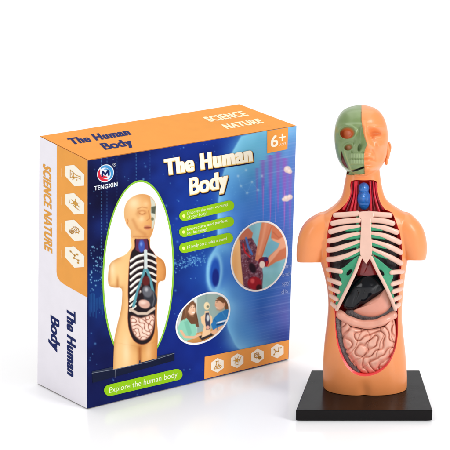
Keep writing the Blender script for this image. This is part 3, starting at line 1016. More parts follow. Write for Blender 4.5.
def paint_family(X, Y):
    pic = Picture(X, Y, (146, 172, 166))
    Yf = Y + 0.3 * (X - 203)
    pic.lay(smoothstep(197, 195.5, X), (206, 214, 206))
    pic.lay(np.exp(-((X - 196) / 0.9) ** 2), (236, 238, 230))
    pic.lay(np.exp(-((X - 206) / 0.5) ** 2) * 0.5, (120, 148, 146))
    pic.lay(np.exp(-((X - 214) / 5.0) ** 2) * 0.35, (176, 196, 186))
    pic.lay(smoothstep(330.6, 332, Yf), (204, 146, 84))
    pic.lay(smoothstep(336, 343, Yf) * 0.5, (170, 108, 56))
    # girl
    pic.poly([(187.5, 300.5), (192.5, 300), (196, 304), (196.2, 312), (198, 320), (199, 327), (192, 326), (186, 322), (180.5, 322), (183, 310)], (112, 76, 54), 0.5)
    pic.poly([(177.5, 328), (181, 321), (186.5, 318), (191, 324), (195.5, 324), (197, 330), (195.5, 338), (186, 341), (178, 336)], (142, 210, 184), 0.5)
    pic.poly([(184, 322), (188, 320), (192, 333), (189, 338)], (116, 186, 162), 0.8, 0.7)
    pic.ell((191.6, 309.5), 4.0, 5.6, (238, 196, 164), 0.5, rot=-0.15)
    pic.poly([(187, 303), (191.5, 300.8), (195, 303.4), (190.5, 305.5), (188.2, 311), (186.6, 318), (184.8, 316)], (126, 86, 60), 0.5)
    pic.line([(192.2, 313.0), (194.2, 312.4)], 0.8, (250, 246, 240), 0.3)
    pic.line([(190.6, 308.0), (191.6, 307.8)], 0.5, (70, 46, 40), 0.3)
    pic.line([(193.6, 307.2), (194.6, 307.0)], 0.5, (70, 46, 40), 0.3)
    pic.line([(181, 331), (185, 337), (194, 337.5), (200, 334.5)], 2.6, (232, 186, 150), 0.5)
    pic.line([(189.6, 306.4), (191.8, 305.8)], 0.5, (96, 62, 46), 0.3)
    pic.ell((193.4, 310.0), 0.7, 0.9, (222, 168, 138), 0.4)
    pic.lay(np.exp(-(dist_line(X, Y, [(188.6, 312), (190.4, 315.4), (193, 316)]) / 1.0) ** 2) * 0.45, (204, 150, 120))
    pic.line([(186.2, 303), (185.4, 312), (184.4, 320)], 0.7, (160, 112, 80), 0.5, 0.7)
    pic.line([(195.6, 306), (196.2, 314), (197.6, 322)], 0.8, (86, 56, 40), 0.5, 0.7)
    # man
    pic.ell((220, 303.6), 5.0, 6.4, (234, 184, 150), 0.5, rot=0.1)
    pic.poly([(216.4, 299), (219, 296.5), (224.5, 297), (228.2, 301), (228.4, 309), (225, 310), (224, 304), (220, 301)], (120, 80, 54), 0.5)
    pic.poly([(211, 324), (214, 318), (219, 313), (226, 309.4), (231, 310), (231, 330), (222, 333), (213, 330)], (48, 124, 188), 0.5)
    pic.line([(217, 323), (229.5, 319.5)], 1.4, (236, 240, 246), 0.4)
    pic.line([(217, 325), (229.5, 321.5)], 1.0, (26, 42, 80), 0.4)
    pic.poly([(218, 327), (226, 324), (229, 328), (219, 334), (208, 337), (206, 334.5)], (236, 182, 142), 0.5)
    pic.line([(216.6, 307.8), (218.4, 308.2)], 0.6, (250, 244, 238), 0.3)
    pic.line([(216.6, 302.2), (217.8, 302.0)], 0.5, (70, 46, 40), 0.3)
    pic.line([(215.8, 300.6), (218.6, 300.2)], 0.6, (84, 54, 40), 0.3)
    pic.lay(np.exp(-(dist_line(X, Y, [(217, 309.6), (220, 310.4), (223.6, 308.4)]) / 0.9) ** 2) * 0.5, (196, 138, 108))
    pic.ell((215.6, 305.2), 0.8, 1.0, (224, 164, 132), 0.4)
    pic.ell((224.2, 304.4), 1.1, 1.7, (222, 164, 132), 0.4)
    pic.line([(214, 319), (218, 324), (217, 330)], 0.8, (32, 96, 156), 0.6, 0.7)
    pic.line([(222, 312), (226, 318)], 0.8, (84, 156, 212), 0.6, 0.6)
    # model on the table
    pic.poly([(198.5, 336.6), (210, 332.4), (214, 335), (202, 340.5)], (52, 48, 50), 0.5)
    pic.poly([(201.5, 338), (203.8, 326), (201.5, 323), (200.6, 317), (204.5, 314.2), (204.8, 311), (209, 311), (209.4, 314), (212, 316.5), (212.6, 322), (210.4, 325), (210.6, 334)], (242, 204, 160), 0.5)
    pic.ell((206.8, 306), 2.9, 4.0, (244, 222, 178), 0.5)
    pic.ell((207.8, 306.6), 1.3, 1.2, (130, 134, 110), 0.5)
    pic.poly([(205.6, 313), (208.8, 312.6), (210.2, 319), (210, 329), (206.4, 330), (205, 320)], (70, 70, 88), 0.5)
    pic.ell((208, 318), 1.5, 3.2, (206, 214, 216), 0.5)
    pic.ell((207.8, 327.4), 1.8, 2.0, (232, 176, 156), 0.4)
    return pic.c


mb = MB(); poly_px(mb, 'front', ell_pts(C1, R1x + 1.5, R1y + 1.6, S1, 96), 2)
p = mb.build('picture_border', white_ink, box)
o = radial_sheet('hand_picture', 'front', C1, R1x - .3, R1y - .3, S1, 4, paint_hand, print_ink, box, 80, 200)
o['label'] = 'oval printed picture of a hand placing a piece in the model'
mb = MB(); poly_px(mb, 'front', ell_pts(C2, R2x + 1.5, R2y + 1.6, S2, 96), 2)
p = mb.build('picture_border', white_ink, box)
o = radial_sheet('family_picture', 'front', C2, R2x - .3, R2y - .3, S2, 4, paint_family, print_ink, box, 80, 200)
o['label'] = 'oval printed picture of a girl and a man beside the model'

# small pale words by the right edge
ghost = mat('ghost_ink', srgb(150, 172, 226), rough=INK, spec=0.07)
mb = MB()
for s, x, y, ln in (('any', 285.2, 268.4, 6.2), ('body', 282.4, 277.0, 9.0), ('spy', 282.2, 285.6, 7.4), ('dis', 281.4, 294.0, 6.6)):
    text_px(mb, 'front', s, (x, y), (x + ln, y - ln * 0.21), (0, -4.4), 2, 0.01)
mb.build('margin_lettering', ghost, box)

# orange strip with four hexagons on the front
strip_ink = mat('strip_ink', srgb(244, 164, 84), rough=INK, spec=0.07)
hex_ink = mat('hexagon_ink', srgb(255, 248, 232), rough=INK, spec=0.07)
icon_ink = mat('icon_ink', srgb(216, 160, 70), rough=INK, spec=0.07)
mb = MB(); poly_px(mb, 'front', [(204.7, 356.8), (288.9, 339.9), (288.4, 358.7), (204.3, 379.2)], 3)
st = mb.build('icon_strip', strip_ink, box)


def icon(mb, panel, kind, fx, layer, mi, thin=0.72):
    """small line drawings; fx maps icon units (-1..1) to photograph pixels"""
    L = lambda pts, w=0.9: line_px(mb, panel, [fx(*p) for p in pts], w * thin, layer, mi)
    if kind == 0:      # flask
        L([(-.15, -.75), (-.15, -.2), (-.6, .6), (.6, .6), (.15, -.2), (.15, -.75)])
        L([(-.28, -.75), (.28, -.75)])
        L([(-.34, .12), (.34, .12)]); L([(-.2, .4), (.1, .4)]); L([(.2, .3), (.3, .3)])
        L([(.45, -.3), (.62, -.3)]); L([(.38, .0), (.8, .3)])
    elif kind == 1:    # experiment figure
        poly_px(mb, panel, [fx(.32 * math.cos(a) - .1, .32 * math.sin(a) - .1) for a in np.linspace(0, 6.28, 14)[:-1]], layer, mi)
        for a in range(0, 360, 60):
            c, s = math.cos(math.radians(a)), math.sin(math.radians(a))
            L([(-.1 + .3 * c, -.1 + .3 * s), (-.1 + .68 * c, -.1 + .68 * s)], 0.8)
        L([(.3, .2), (.75, -.6)], 0.9); L([(-.3, .75), (.2, .7)], 0.8)
    elif kind == 2:    # gears
        for cx, cy, r in ((-.15, -.15, .42), (.42, .42, .24)):
            P = [fx(cx + r * math.cos(a), cy + r * math.sin(a)) for a in np.linspace(0, 6.28, 16)]
            line_px(mb, panel, P, 0.72, layer, mi)
            P = [fx(cx + r * .42 * math.cos(a), cy + r * .42 * math.sin(a)) for a in np.linspace(0, 6.28, 12)]
            line_px(mb, panel, P, 0.6, layer, mi)
            for a in np.arange(0, 6.2, .785):
                L([(cx + r * math.cos(a), cy + r * math.sin(a)), (cx + r * 1.35 * math.cos(a), cy + r * 1.35 * math.sin(a))], 0.8)
    else:              # molecule
        pts = [(-.6, .55), (-.25, .0), (.2, .1), (.3, -.5), (.7, -.45)]
        L(pts, 0.7)
        L([(-.25, .0), (-.55, -.35)], 0.7)
        for q in pts + [(-.55, -.35)]:
            poly_px(mb, panel, [fx(q[0] + .15 * math.cos(a), q[1] + .15 * math.sin(a)) for a in np.linspace(0, 6.28, 11)[:-1]], layer, mi)


for k, (cx, cy) in enumerate(((217.4, 365.3), (237.2, 360.7), (257.5, 356.0), (277.3, 351.0))):
    mb = MB()
    hx = [(0, -7.3), (6.3, -4.7), (6.3, 2.7), (0, 7.3), (-6.3, 4.7), (-6.3, -2.7)]
    poly_px(mb, 'front', [(cx + a, cy + b) for a, b in hx], 4, 0)
    icon(mb, 'front', k, lambda x, y: (cx + 5.3 * x, cy + 5.4 * y - 1.05 * x), 5, 1)
    mb.build('hexagon_icon', [hex_ink, icon_ink], st)

# ---- side print
mb = MB()
poly_px(mb, 'side', [(56.9, 145.2), (87.5, 160.5), (87.4, 297.6), (64.5, 284.6), (60.0, 281.2), (57.4, 277.2), (56.5, 272)], 1)
sb = mb.build('side_band', mat('side_band_ink', srgb(243, 166, 76), rough=0.45, spec=0.1, noise=0.035, nscale=70), box)
for k, cy in enumerate((175.6, 203.8, 230.4, 257.0)):
    mb = MB()
    hx = [(64.9, 166), (74, 164.9), (84.4, 174.8), (84.0, 185.6), (74.4, 186.3), (64.7, 175.4)]
    poly_px(mb, 'side', [(x, y + cy - 175.6) for x, y in hx], 2, 0)
    icon(mb, 'side', k, lambda x, y: (74.6 - 7.4 * y, cy + 6.4 * x - 3.0 * y), 3, 1)
    line_px(mb, 'side', [(61.8, cy - 7), (61.8, cy + 1)], 0.55, 2, 0)
    mb.build('hexagon_icon', [hex_ink, icon_ink], sb)
navy_letter = mat('navy_letter_ink', srgb(10, 30, 92), rough=INK, spec=0.07)
orange_letter = mat('orange_letter_ink', srgb(232, 164, 72), rough=INK, spec=0.07)
mb = MB(); text_px(mb, 'side', 'SCIENCE NATURE', (43.0, 163.4), (44.4, 249.2), (8.0, 3.9), 1, 0.05, italic=0.12)
mb.build('side_band_lettering', orange_letter, box)
mb = MB()
text_px(mb, 'side', 'The Human', (66.6, 306.6), (67.2, 374.0), (9.0, 4.6), 1, 0.066, mi=0, italic=0.14)
text_px(mb, 'side', 'Body', (50.4, 314.6), (51.2, 348.6), (9.0, 4.6), 1, 0.066, mi=0, italic=0.14)
mb.build('side_title_lettering', navy_letter, box)

# ---- top print
mb = MB()
text_px(mb, 'top', 'The Human', (72.2, 144.6), (131.6, 134.6), (-5.6, -6.2), 1, 0.066)
text_px(mb, 'top', 'Body', (105.4, 149.8), (134.4, 144.8), (-6.4, -6.4), 1, 0.066)
mb.build('top_title_lettering', navy_letter, box)
top_pale = mat('top_pale_ink', srgb(252, 226, 190), rough=INK, spec=0.07)
mb = MB()
text_px(mb, 'top', 'SCIENCE', (210.2, 121.8), (249.4, 115.4), (-8.2, -4.6), 1, 0.06)
text_px(mb, 'top', 'NATURE', (227.2, 129.0), (264.4, 122.8), (-6.6, -4.4), 1, 0.06)
mb.build('top_band_lettering', top_pale, box)

# =================================================================== THE MODEL
pf_l = on_z(295.7, 421.6); pf_r = on_z(432.2, 421.6)
YF = float(pf_l[1])
HB = float(on_plane(np.array(364.0), np.array(410.2), (0, YF, 0), np.array([0, 1.0, 0]))[2])
pb_l = on_z(311.6, 370.2, HB); pb_r = on_z(419.6, 370.2, HB)
Y0 = float(on_z(364.0, 386.5, HB)[1])                 # middle plane of the torso
S = float(np.linalg.norm(on_plane(np.array(364.0), np.array(250.0), (0, Y0, 0), np.array([0, 1.0, 0]))
                         - on_plane(np.array(365.0), np.array(250.0), (0, Y0, 0), np.array([0, 1.0, 0]))))
print('base', pf_l, pb_l, 'h', HB, 'Y0', Y0, 'S', S)


def M(px, py, d):
    """the point seen at a photograph pixel, d pixels in front of the torso's middle plane"""
    px = np.asarray(px, float); py = np.asarray(py, float); d = np.asarray(d, float)
    r = ray(px, py)
    t = (Y0 - d * S) / r[..., 1]
    return np.array([0, 0, H]) + r * t[..., None]


model = empty('anatomy_model', ((pf_l[0] + pf_r[0]) / 2, (YF + pb_l[1]) / 2, 0))
model['label'] = 'orange plastic half-body torso with open chest, ribs and organs on a black plinth'
model['category'] = 'anatomy model'

skin_m = mat('skin_plastic', srgb(238, 146, 84), rough=0.34, coat=0.2, sss=0.1, smudge=0.12, noise=0.05, nscale=25, bump=0.05, bscale=260)
red_m = mat('red_plastic', srgb(236, 36, 36), rough=0.34, coat=0.15, noise=0.12, nscale=120, bump=0.25, bscale=220)
paint_m = mat('skull_plastic', attr='tint', rough=0.36, coat=0.25, noise=0.05, nscale=90, bump=0.08, bscale=300)
bone_m = mat('bone_plastic', srgb(230, 188, 170), rough=0.36, coat=0.2, noise=0.05, nscale=120, bump=0.1, bscale=260)
green_m = mat('green_plastic', srgb(38, 150, 106), rough=0.34, coat=0.2, noise=0.08, nscale=140, bump=0.1)
black_m = mat('black_plastic', srgb(15, 12, 13), rough=0.15, spec=0.16, smudge=0.16, bump=0.03, bscale=120)
lung_m = mat('lung_plastic', srgb(46, 42, 46), rough=0.4, coat=0.2, noise=0.5, nscale=600, bump=0.6, bscale=700)
liver_m = mat('liver_plastic', srgb(9, 11, 18), rough=0.13, spec=0.35, bump=0.08, bscale=120)
heart_m = mat('heart_plastic', srgb(150, 24, 28), rough=0.26, coat=0.4, noise=0.2, nscale=160, bump=0.3, bscale=200)
stomach_m = mat('stomach_plastic', srgb(222, 150, 128), rough=0.3, coat=0.3, noise=0.05, nscale=120, bump=0.12, bscale=160)
colon_m = mat('colon_plastic', srgb(226, 160, 138), rough=0.34, coat=0.25, noise=0.06, nscale=140, bump=0.2, bscale=240)
gut_m = mat('intestine_plastic', srgb(234, 174, 152), rough=0.34, coat=0.25, noise=0.05, nscale=140, bump=0.15, bscale=240)
grey_m = mat('speckled_grey_plastic', srgb(112, 104, 104), rough=0.5, noise=0.6, nscale=900, bump=0.8, bscale=900)
blue_m = mat('blue_plastic', srgb(20, 104, 186), rough=0.24, coat=0.4, noise=0.15, nscale=200, bump=0.4, bscale=300)
muscle_m = mat('muscle_plastic', srgb(214, 28, 52), rough=0.3, coat=0.3, noise=0.15, nscale=200, bump=0.3)
dark_muscle_m = mat('dark_muscle_plastic', srgb(120, 12, 34), rough=0.3, coat=0.3, noise=0.15, nscale=200)

# plinth: tapered plan, bevelled edges
bm = bmesh.new()
pl_pts = [(pf_l[0], YF), (pf_r[0], YF), (pb_r[0], pb_r[1]), (pb_l[0], pb_l[1])]
lo = [bm.verts.new((x, y, 0.0012)) for x, y in pl_pts]; hi = [bm.verts.new((x, y, HB)) for x, y in pl_pts]
bm.faces.new(lo[::-1]); bm.faces.new(hi)
for i in range(4):
    bm.faces.new((lo[i], lo[(i + 1) % 4], hi[(i + 1) % 4], hi[i]))
bmesh.ops.recalc_face_normals(bm, faces=bm.faces)
bmesh.ops.bevel(bm, geom=list(bm.edges), offset=0.0008, segments=3, affect='EDGES', profile=0.5)
bm.verts.index_update()
obj('plinth', [v.co[:] for v in bm.verts], [[v.index for v in f.verts] for f in bm.faces], black_m, model)
bm.free()

# ---- body shell ---------------------------------------------------------------
HEAD = [  # row, left, right, front, back
    (106.0, 357, 366, 3, 5), (107.2, 350, 373, 10, 12), (109.5, 345.2, 377.6, 16, 17), (113, 341.2, 381.2, 21, 22), (119, 337.6, 384.8, 25, 26), (127, 335, 387.2, 28, 29),
    (136, 334.2, 388.2, 29.5, 29), (146, 334.8, 388.0, 30, 27), (154, 336.2, 387, 30, 23), (160, 338.2, 385.2, 29.5, 19), (165.5, 341.2, 382.8, 28.5, 15),
    (170, 345.6, 378.6, 27, 12), (173.6, 351, 373, 25, 9), (175.6, 357, 367, 23, 6)]
TORSO = [
    (160, 349, 378, 12, 14), (170, 347, 379.6, 13, 15), (178, 345.6, 380.6, 14.5, 16), (186, 344.2, 381.8, 16, 17), (195, 342.6, 384, 17.5, 19), (201, 339.4, 387, 18.5, 20),
    (206, 335, 393, 19.5, 21), (211, 328, 401, 21, 22), (215, 321, 408, 22.5, 23), (219, 315.5, 412.5, 24, 24), (225, 313, 414, 26, 26), (233, 313.5, 413.5, 28, 27),
    (245, 316, 411.5, 30, 28), (260, 320, 407.6, 31, 28), (275, 324.4, 405.2, 31, 27), (290, 327.4, 403.4, 30, 26), (305, 328.4, 402.2, 29, 25),
    (320, 327.3, 402, 28.5, 25), (335, 325.3, 403.4, 28.5, 26), (350, 323.8, 405.2, 28.5, 27), (365, 322.8, 406.4, 28, 27), (378, 322.6, 407, 27, 26),
    (388, 323.6, 406.6, 25.4, 25), (389.0, 324.2, 406.0, 24.8, 24.4)]
ARM_L = [(214.5, 318, 340, 10, 12), (218.5, 311, 342, 15, 16), (223, 305.4, 342, 18, 19), (229, 301.2, 340, 20, 20), (237, 298.3, 336, 20.5, 20),
         (247, 296.8, 331, 20, 19), (256, 296.4, 326, 18.5, 17), (261.6, 296.8, 323.5, 17, 16), (262.6, 297.6, 322.5, 16, 15)]
ARM_R = [(214.5, 389, 411, 10, 12), (218.5, 387, 415.4, 15, 16), (223, 387, 420, 18, 19), (229, 388, 423.6, 20, 20), (237, 392, 426, 20.5, 20),
         (247, 397, 427.4, 20, 19), (254, 402, 426.8, 18.5, 17), (259.4, 404.5, 425.8, 17, 16), (260.4, 405.4, 424.8, 16, 15)]


def shear_at(row):
    """how far the front of a ring is raised: nothing at the plinth, full above the hips"""
    return 1 - smoothstep(352, 384, np.asarray(row, float))


def rings(rows, step=1.6):
    R = np.array(rows, float)
    ys = np.arange(R[0, 0], R[-1, 0], step); ys = np.append(ys, R[-1, 0])
    out = [ys]
    for k in range(1, 5):
        out.append(np.interp(ys, R[:, 0], R[:, k]))
    A = np.array(out).T
    for _ in range(3):                   # soften the profile
        A[1:-1, 1:] = (A[:-2, 1:] + 2 * A[1:-1, 1:] + A[2:, 1:]) / 4
    return A


def loft(rows, expo, seg=72):
    A = rings(rows)
    V = []
    th = np.linspace(0, 2 * math.pi, seg, endpoint=False)
    for row, xl, xr, bf, bb in A:
        xc = (xl + xr) / 2; a = (xr - xl) / 2
        c = np.cos(th); s = np.sin(th)
        x = xc + a * np.sign(c) * np.abs(c) ** (2 / expo)
        d = np.sign(s) * np.abs(s) ** (2 / expo) * np.where(s > 0, bf, bb)
        k = shear_at(row)
        P = M(x, np.full(seg, row), np.maximum(d, 0) * k)
        P0 = M(x, np.full(seg, row), np.zeros(seg))
        dz = (P - P0) * (d > 0)[:, None]
        Q = P0.copy(); Q[:, 1] = Y0 - d * S
        Q[:, 2] = P0[:, 2] + dz[:, 2] * 1.0
        Q[:, 0] = np.where(d > 0, P[:, 0], P0[:, 0])
        V.append(Q)
    n = len(A); V = np.concatenate(V)
    Fc = []
    for i in range(n - 1):
        for k in range(seg):
            k2 = (k + 1) % seg
            Fc.append((i * seg + k, (i + 1) * seg + k, (i + 1) * seg + k2, i * seg + k2))
    Fc.append(tuple(range(seg))); Fc.append(tuple(range(n * seg - 1, (n - 1) * seg - 1, -1)))
    return V, Fc


def ellipsoid(c, rx, ry, rz, nu=20, nv=12):
    V = [];
    for i in range(nv + 1):
        a = math.pi * i / nv
        for k in range(nu):
            b = 2 * math.pi * k / nu
            V.append((c[0] + rx * math.sin(a) * math.cos(b), c[1] + ry * math.sin(a) * math.sin(b), c[2] + rz * math.cos(a)))
    Fc = []
    for i in range(nv):
        for k in range(nu):
            k2 = (k + 1) % nu
            Fc.append((i * nu + k, (i + 1) * nu + k, (i + 1) * nu + k2, i * nu + k2))
    return np.array(V), Fc


mb = MB()
mb.add(*loft(HEAD, 2.15)); mb.add(*loft(TORSO, 2.35)); mb.add(*loft(ARM_L, 2.3)); mb.add(*loft(ARM_R, 2.3))
shell = mb.build('body_source', [skin_m, red_m])
fix_normals(shell)


def apply_mods(o):
    bpy.context.view_layer.update()
    dg = bpy.context.evaluated_depsgraph_get()
    me = bpy.data.meshes.new_from_object(o.evaluated_get(dg))
    old = o.data; o.modifiers.clear(); o.data = me
    bpy.data.meshes.remove(old)


md = shell.modifiers.new('remesh', 'REMESH'); md.mode = 'VOXEL'; md.voxel_size = 0.00052
sm = shell.modifiers.new('smooth', 'SMOOTH'); sm.iterations = 18; sm.factor = 0.5
apply_mods(shell)

# recess cut out of the front: chest and neck
CHEST = [(333, 211), (329.5, 219), (327, 232), (325.8, 250), (326.5, 266), (329, 280), (331.5, 295), (333.3, 311), (334.3, 325), (336.3, 340), (341, 355),
         (347.5, 366.5), (356, 373.2), (366.5, 375), (378, 371.8), (388, 363.8), (394.5, 353), (398.3, 341), (400, 330), (400.4, 315), (400.6, 300), (401.8, 280),
         (403.3, 262), (402.8, 248), (400.5, 234), (396.5, 221), (392.5, 211), (380, 207), (363, 206), (346, 207)]
NECK = [(351, 181.2), (350, 194), (345.8, 203), (338.5, 210), (333, 215), (333, 220), (363, 222), (392, 220), (392.5, 215.5), (385.5, 209.5), (381, 203), (378, 193), (376.6, 181.2),
        (364, 180)]


def cutter(pts, back, taper):
    L = closed_spline(pts)
    n = len(L)
    e = np.roll(L, -1, 0) - np.roll(L, 1, 0); nn = np.stack([e[:, 1], -e[:, 0]], -1); nn /= np.linalg.norm(nn, axis=1)[:, None] + 1e-9
    if ((L - L.mean(0)) * nn).sum() < 0:
        nn = -nn
    Lf = L + nn * taper * 2.0; Lr = L - nn * taper
    front = M(Lf[:, 0], Lf[:, 1], np.full(n, 60.0)); rear = M(Lr[:, 0], Lr[:, 1], np.full(n, back))
    V = np.vstack([front, rear])
    Fc = [(i, (i + 1) % n, n + (i + 1) % n, n + i) for i in range(n)] + [tuple(range(n - 1, -1, -1)), tuple(range(n, 2 * n))]
    o = obj('cutter', V, Fc, red_m); fix_normals(o)
    return o


for pts, back, taper in ((CHEST, 4.0, 5.4), (NECK, 6.5, 0.5)):
    cu = cutter(pts, back, taper)
    b = shell.modifiers.new('cut', 'BOOLEAN'); b.operation = 'DIFFERENCE'; b.object = cu; b.solver = 'EXACT'
    try:
        b.material_mode = 'TRANSFER'
    except Exception:
        pass
    apply_mods(shell)
    cm_ = cu.data; bpy.data.objects.remove(cu); bpy.data.meshes.remove(cm_)

me = shell.data
nv = len(me.vertices)
co = np.empty(nv * 3); me.vertices.foreach_get('co', co); co = co.reshape(-1, 3)
no = np.empty(nv * 3); me.vertices.foreach_get('normal', no); no = no.reshape(-1, 3)
px = project(co); PX, PY = px[:, 0], px[:, 1]
frontness = smoothstep(0.05, 0.5, -no[:, 1] * 0.93 + no[:, 2] * 0.36)
mid_in = np.zeros(nv, bool)
midx = np.empty(len(me.polygons), dtype=np.int32); me.polygons.foreach_get('material_index', midx)
for p_, mi_ in zip(me.polygons, midx):
    if mi_ == 1:
        for v_ in p_.vertices:
            mid_in[v_] = True


def G(cx, cy, sx, sy, rot=0.0):
    dx = PX - cx; dy = PY - cy
    if rot:
        c, s = math.cos(rot), math.sin(rot)
        dx, dy = dx * c + dy * s, -dx * s + dy * c
    return np.exp(-(dx / sx) ** 2 - (dy / sy) ** 2)


SPLIT = [(361.5, 95), (361.5, 120), (362.6, 130), (364.0, 138), (366.0, 146.5), (364.6, 150), (363.8, 157), (364.2, 165), (364.6, 173), (364.6, 190)]
sx_ = np.interp(PY, [p[1] for p in SPLIT], [p[0] for p in SPLIT])
# lower edge of the green half: behind the jaw and under the chin
jaw_y = np.interp(PX, [330, 337, 343, 347, 352, 358, 365], [168, 170.5, 173.8, 174.6, 174.8, 174.6, 174.0])
green = (PX < sx_) & (PY < jaw_y)
skinside = ~green

# the seam between the two halves runs clean: snap the vertices along it
faces = [tuple(p.vertices) for p in me.polygons]
gsel = green & (~mid_in)
both = np.zeros((nv, 2), bool)
for f_ in faces:
    g_ = gsel[list(f_)].mean() > 0.5
    both[list(f_), int(g_)] = True
seam = both.all(1) & (~mid_in)
dsx = sx_ - PX; dsy = jaw_y - PY
snx = seam & (np.abs(dsx) < 1.2) & (PY < jaw_y + 0.4); sny = seam & ~snx & (np.abs(dsy) < 1.2)
co[snx, 0] += dsx[snx] * 0.00096
co[sny, 2] -= dsy[sny] * 0.00096 / CP
h = np.zeros(nv)
head = smoothstep(181, 174, PY)
# common features
tn = np.clip((PY - 126) / (146 - 126), 0, 1)
nose_x = np.interp(PY, [124, 146.5, 152], [364.0, 366.6, 366.4])
nose_h = np.interp(PY, [120, 127, 134, 142, 146, 149.6, 152.4], [0, 1.6, 3.6, 7.0, 8.4, 4.6, 0.0])
nose_w = np.interp(PY, [120, 130, 140, 147, 151], [2.6, 2.4, 3.2, 4.4, 4.4])
h += 1.5 * nose_h * np.exp(-((PX - nose_x) / nose_w) ** 2)
h += 2.6 * G(371.2, 147.6, 2.0, 2.2)                       # nostril wing
h -= 0.8 * G(369.2, 150.8, 2.0, 1.0)
# right (skin) side
hs = np.zeros(nv)
hs += 2.4 * G(376, 127.4, 9.0, 2.4, 0.05) - 5.6 * G(375.6, 134.2, 7.4, 4.4) + 5.0 * G(376.2, 136.6, 5.0, 2.9)
hs -= 0.9 * np.exp(-((PY - (138.2 - 0.02 * (PX - 376) ** 2)) / 0.8) ** 2) * smoothstep(6.5, 4.0, np.abs(PX - 376))
hs -= 0.8 * np.exp(-((PY - (132.4 + 0.03 * (PX - 376) ** 2)) / 0.85) ** 2) * smoothstep(7.0, 4.0, np.abs(PX - 376))
hs += 2.8 * G(380, 146.5, 5.0, 4.0) - 2.2 * G(380, 157, 4.5, 5.5)
hs -= 0.9 * np.exp(-(dist_line(PX, PY, [(371.6, 150), (374.4, 155), (375.4, 160)]) / 1.1) ** 2)
hs += 1.0 * G(368.4, 156.2, 5.6, 1.9) + 1.2 * G(368.4, 161.4, 5.2, 2.0)
hs -= 1.1 * np.exp(-(dist_line(PX, PY, [(362, 158.8), (368, 158.9), (374.0, 159.3)]) / 0.95) ** 2)
hs -= 0.8 * G(368, 165.0, 5.5, 1.8)
hs += 2.4 * G(367.5, 169.4, 6.5, 3.2)
h += np.where(green, 0, hs * 1.45)
# left (skull) side
hg = np.zeros(nv)
eye_d = sdf_ell(PX, PY, (347.4, 132.8), 7.6, 6.0, shear=-0.05)
hg += 1.7 * np.exp(-((eye_d - 0.8) / 1.3) ** 2) - 7.5 * (1 - smoothstep(-2.2, 0.4, eye_d))
hole_d = sdf_ell(PX, PY, (348.6, 147.0), 4.6, 3.3, rot=-0.3)
hg += 0.9 * np.exp(-((hole_d - 0.5) / 0.9) ** 2) - 4.0 * (1 - smoothstep(-1.6, 0.3, hole_d))
nas_d = sdf_ell(PX, PY, (360.0, 147.2), 2.2, 4.6, rot=0.25)
hg += -3.2 * (1 - smoothstep(-1.4, 0.4, nas_d))
hg += 1.2 * G(341, 142.5, 4, 3) + 1.0 * np.exp(-((PY - 124.6) / 1.6) ** 2) * smoothstep(338, 344, PX)
tooth = smoothstep(152.6, 154, PY) * smoothstep(165, 163.4, PY) * smoothstep(348, 351, PX)
hg += tooth * (0.9 + 0.75 * np.abs(np.sin((PX - 350) * math.pi / 2.6)))
hg -= tooth * 1.7 * np.exp(-((PY - 158.8 - 0.03 * (PX - 358)) / 0.65) ** 2)
hg += 1.1 * G(357, 169.5, 5, 2.4)
slot1 = dist_line(PX, PY, [(341.4, 151.5), (343.2, 160.0), (347.0, 171.6)])
slot1w = np.interp(PY, [151, 158, 166, 172.5], [0.3, 1.3, 2.3, 2.4])
hg -= 4.0 * (1 - smoothstep(-0.6, 0.6, slot1 - slot1w))
slot2 = dist_line(PX, PY, [(350.8, 171.4), (357.0, 169.6), (363.4, 167.2)])
hg -= 3.0 * (1 - smoothstep(-0.5, 0.5, slot2 - 0.75))
hg += 0.8 * np.exp(-(dist_line(PX, PY, [(343.8, 150.5), (348.8, 165.0), (351, 170)]) / 0.8) ** 2)
hg -= 0.9                                                      # the green half lies a touch lower
hg -= 1.0 * np.exp(-(dist_line(PX, PY, [(355, 140), (353.5, 147), (352, 152)]) / 0.9) ** 2)
h += np.where(green, hg, 0)
h *= head
# soft crease between the legs and a navel-free belly
leg = smoothstep(378, 392, PY)
h -= 2.2 * np.exp(-((PX - 364.6) / 5.0) ** 2) * leg
# pectoral roll beside the opening
h += 1.6 * G(318, 246, 7, 16) * 0
move = h * frontness * (~mid_in)
dirv = np.array([0, -1.0, 0.416])
co2 = co + (move * S)[:, None] * dirv
# seat the bottom on the plinth
zmin = HB + 0.0002
co2[:, 2] = np.maximum(co2[:, 2], zmin)

fmid = midx.copy()
vgreen = gsel
# everything of the head to the left of the split, front and back
fg = np.array([np.mean(vgreen[list(f)]) > 0.5 for f in faces])


def submesh(keep, fl):
    used = np.unique(np.concatenate([np.array(faces[i]) for i in np.nonzero(keep)[0]]))
    mp = -np.ones(nv, dtype=int); mp[used] = np.arange(len(used))
    return used, [tuple(mp[list(faces[i])]) for i in np.nonzero(keep)[0]], fl[keep]


u, ff, fm = submesh(~fg, fmid)
# colour of the skin shell is plain; red where it was cut open
body = obj('body_shell', co2[u], ff, [skin_m, red_m], model, smooth=True, midx=fm,
           label='glossy orange skin shell with half a face and a red-lined opening')
u, ff, fm = submesh(fg, fmid)
cg = np.ones((nv, 3)) * np.array((128, 150, 98.0))
n1 = vnoise(PX, PY, 5.0, 3)
cg += ((n1 - 0.5) * 14)[:, None]


def tint(mask, col):
    global cg
    cg = cg + (np.array(col, float) - cg) * np.clip(mask, 0, 1)[:, None]


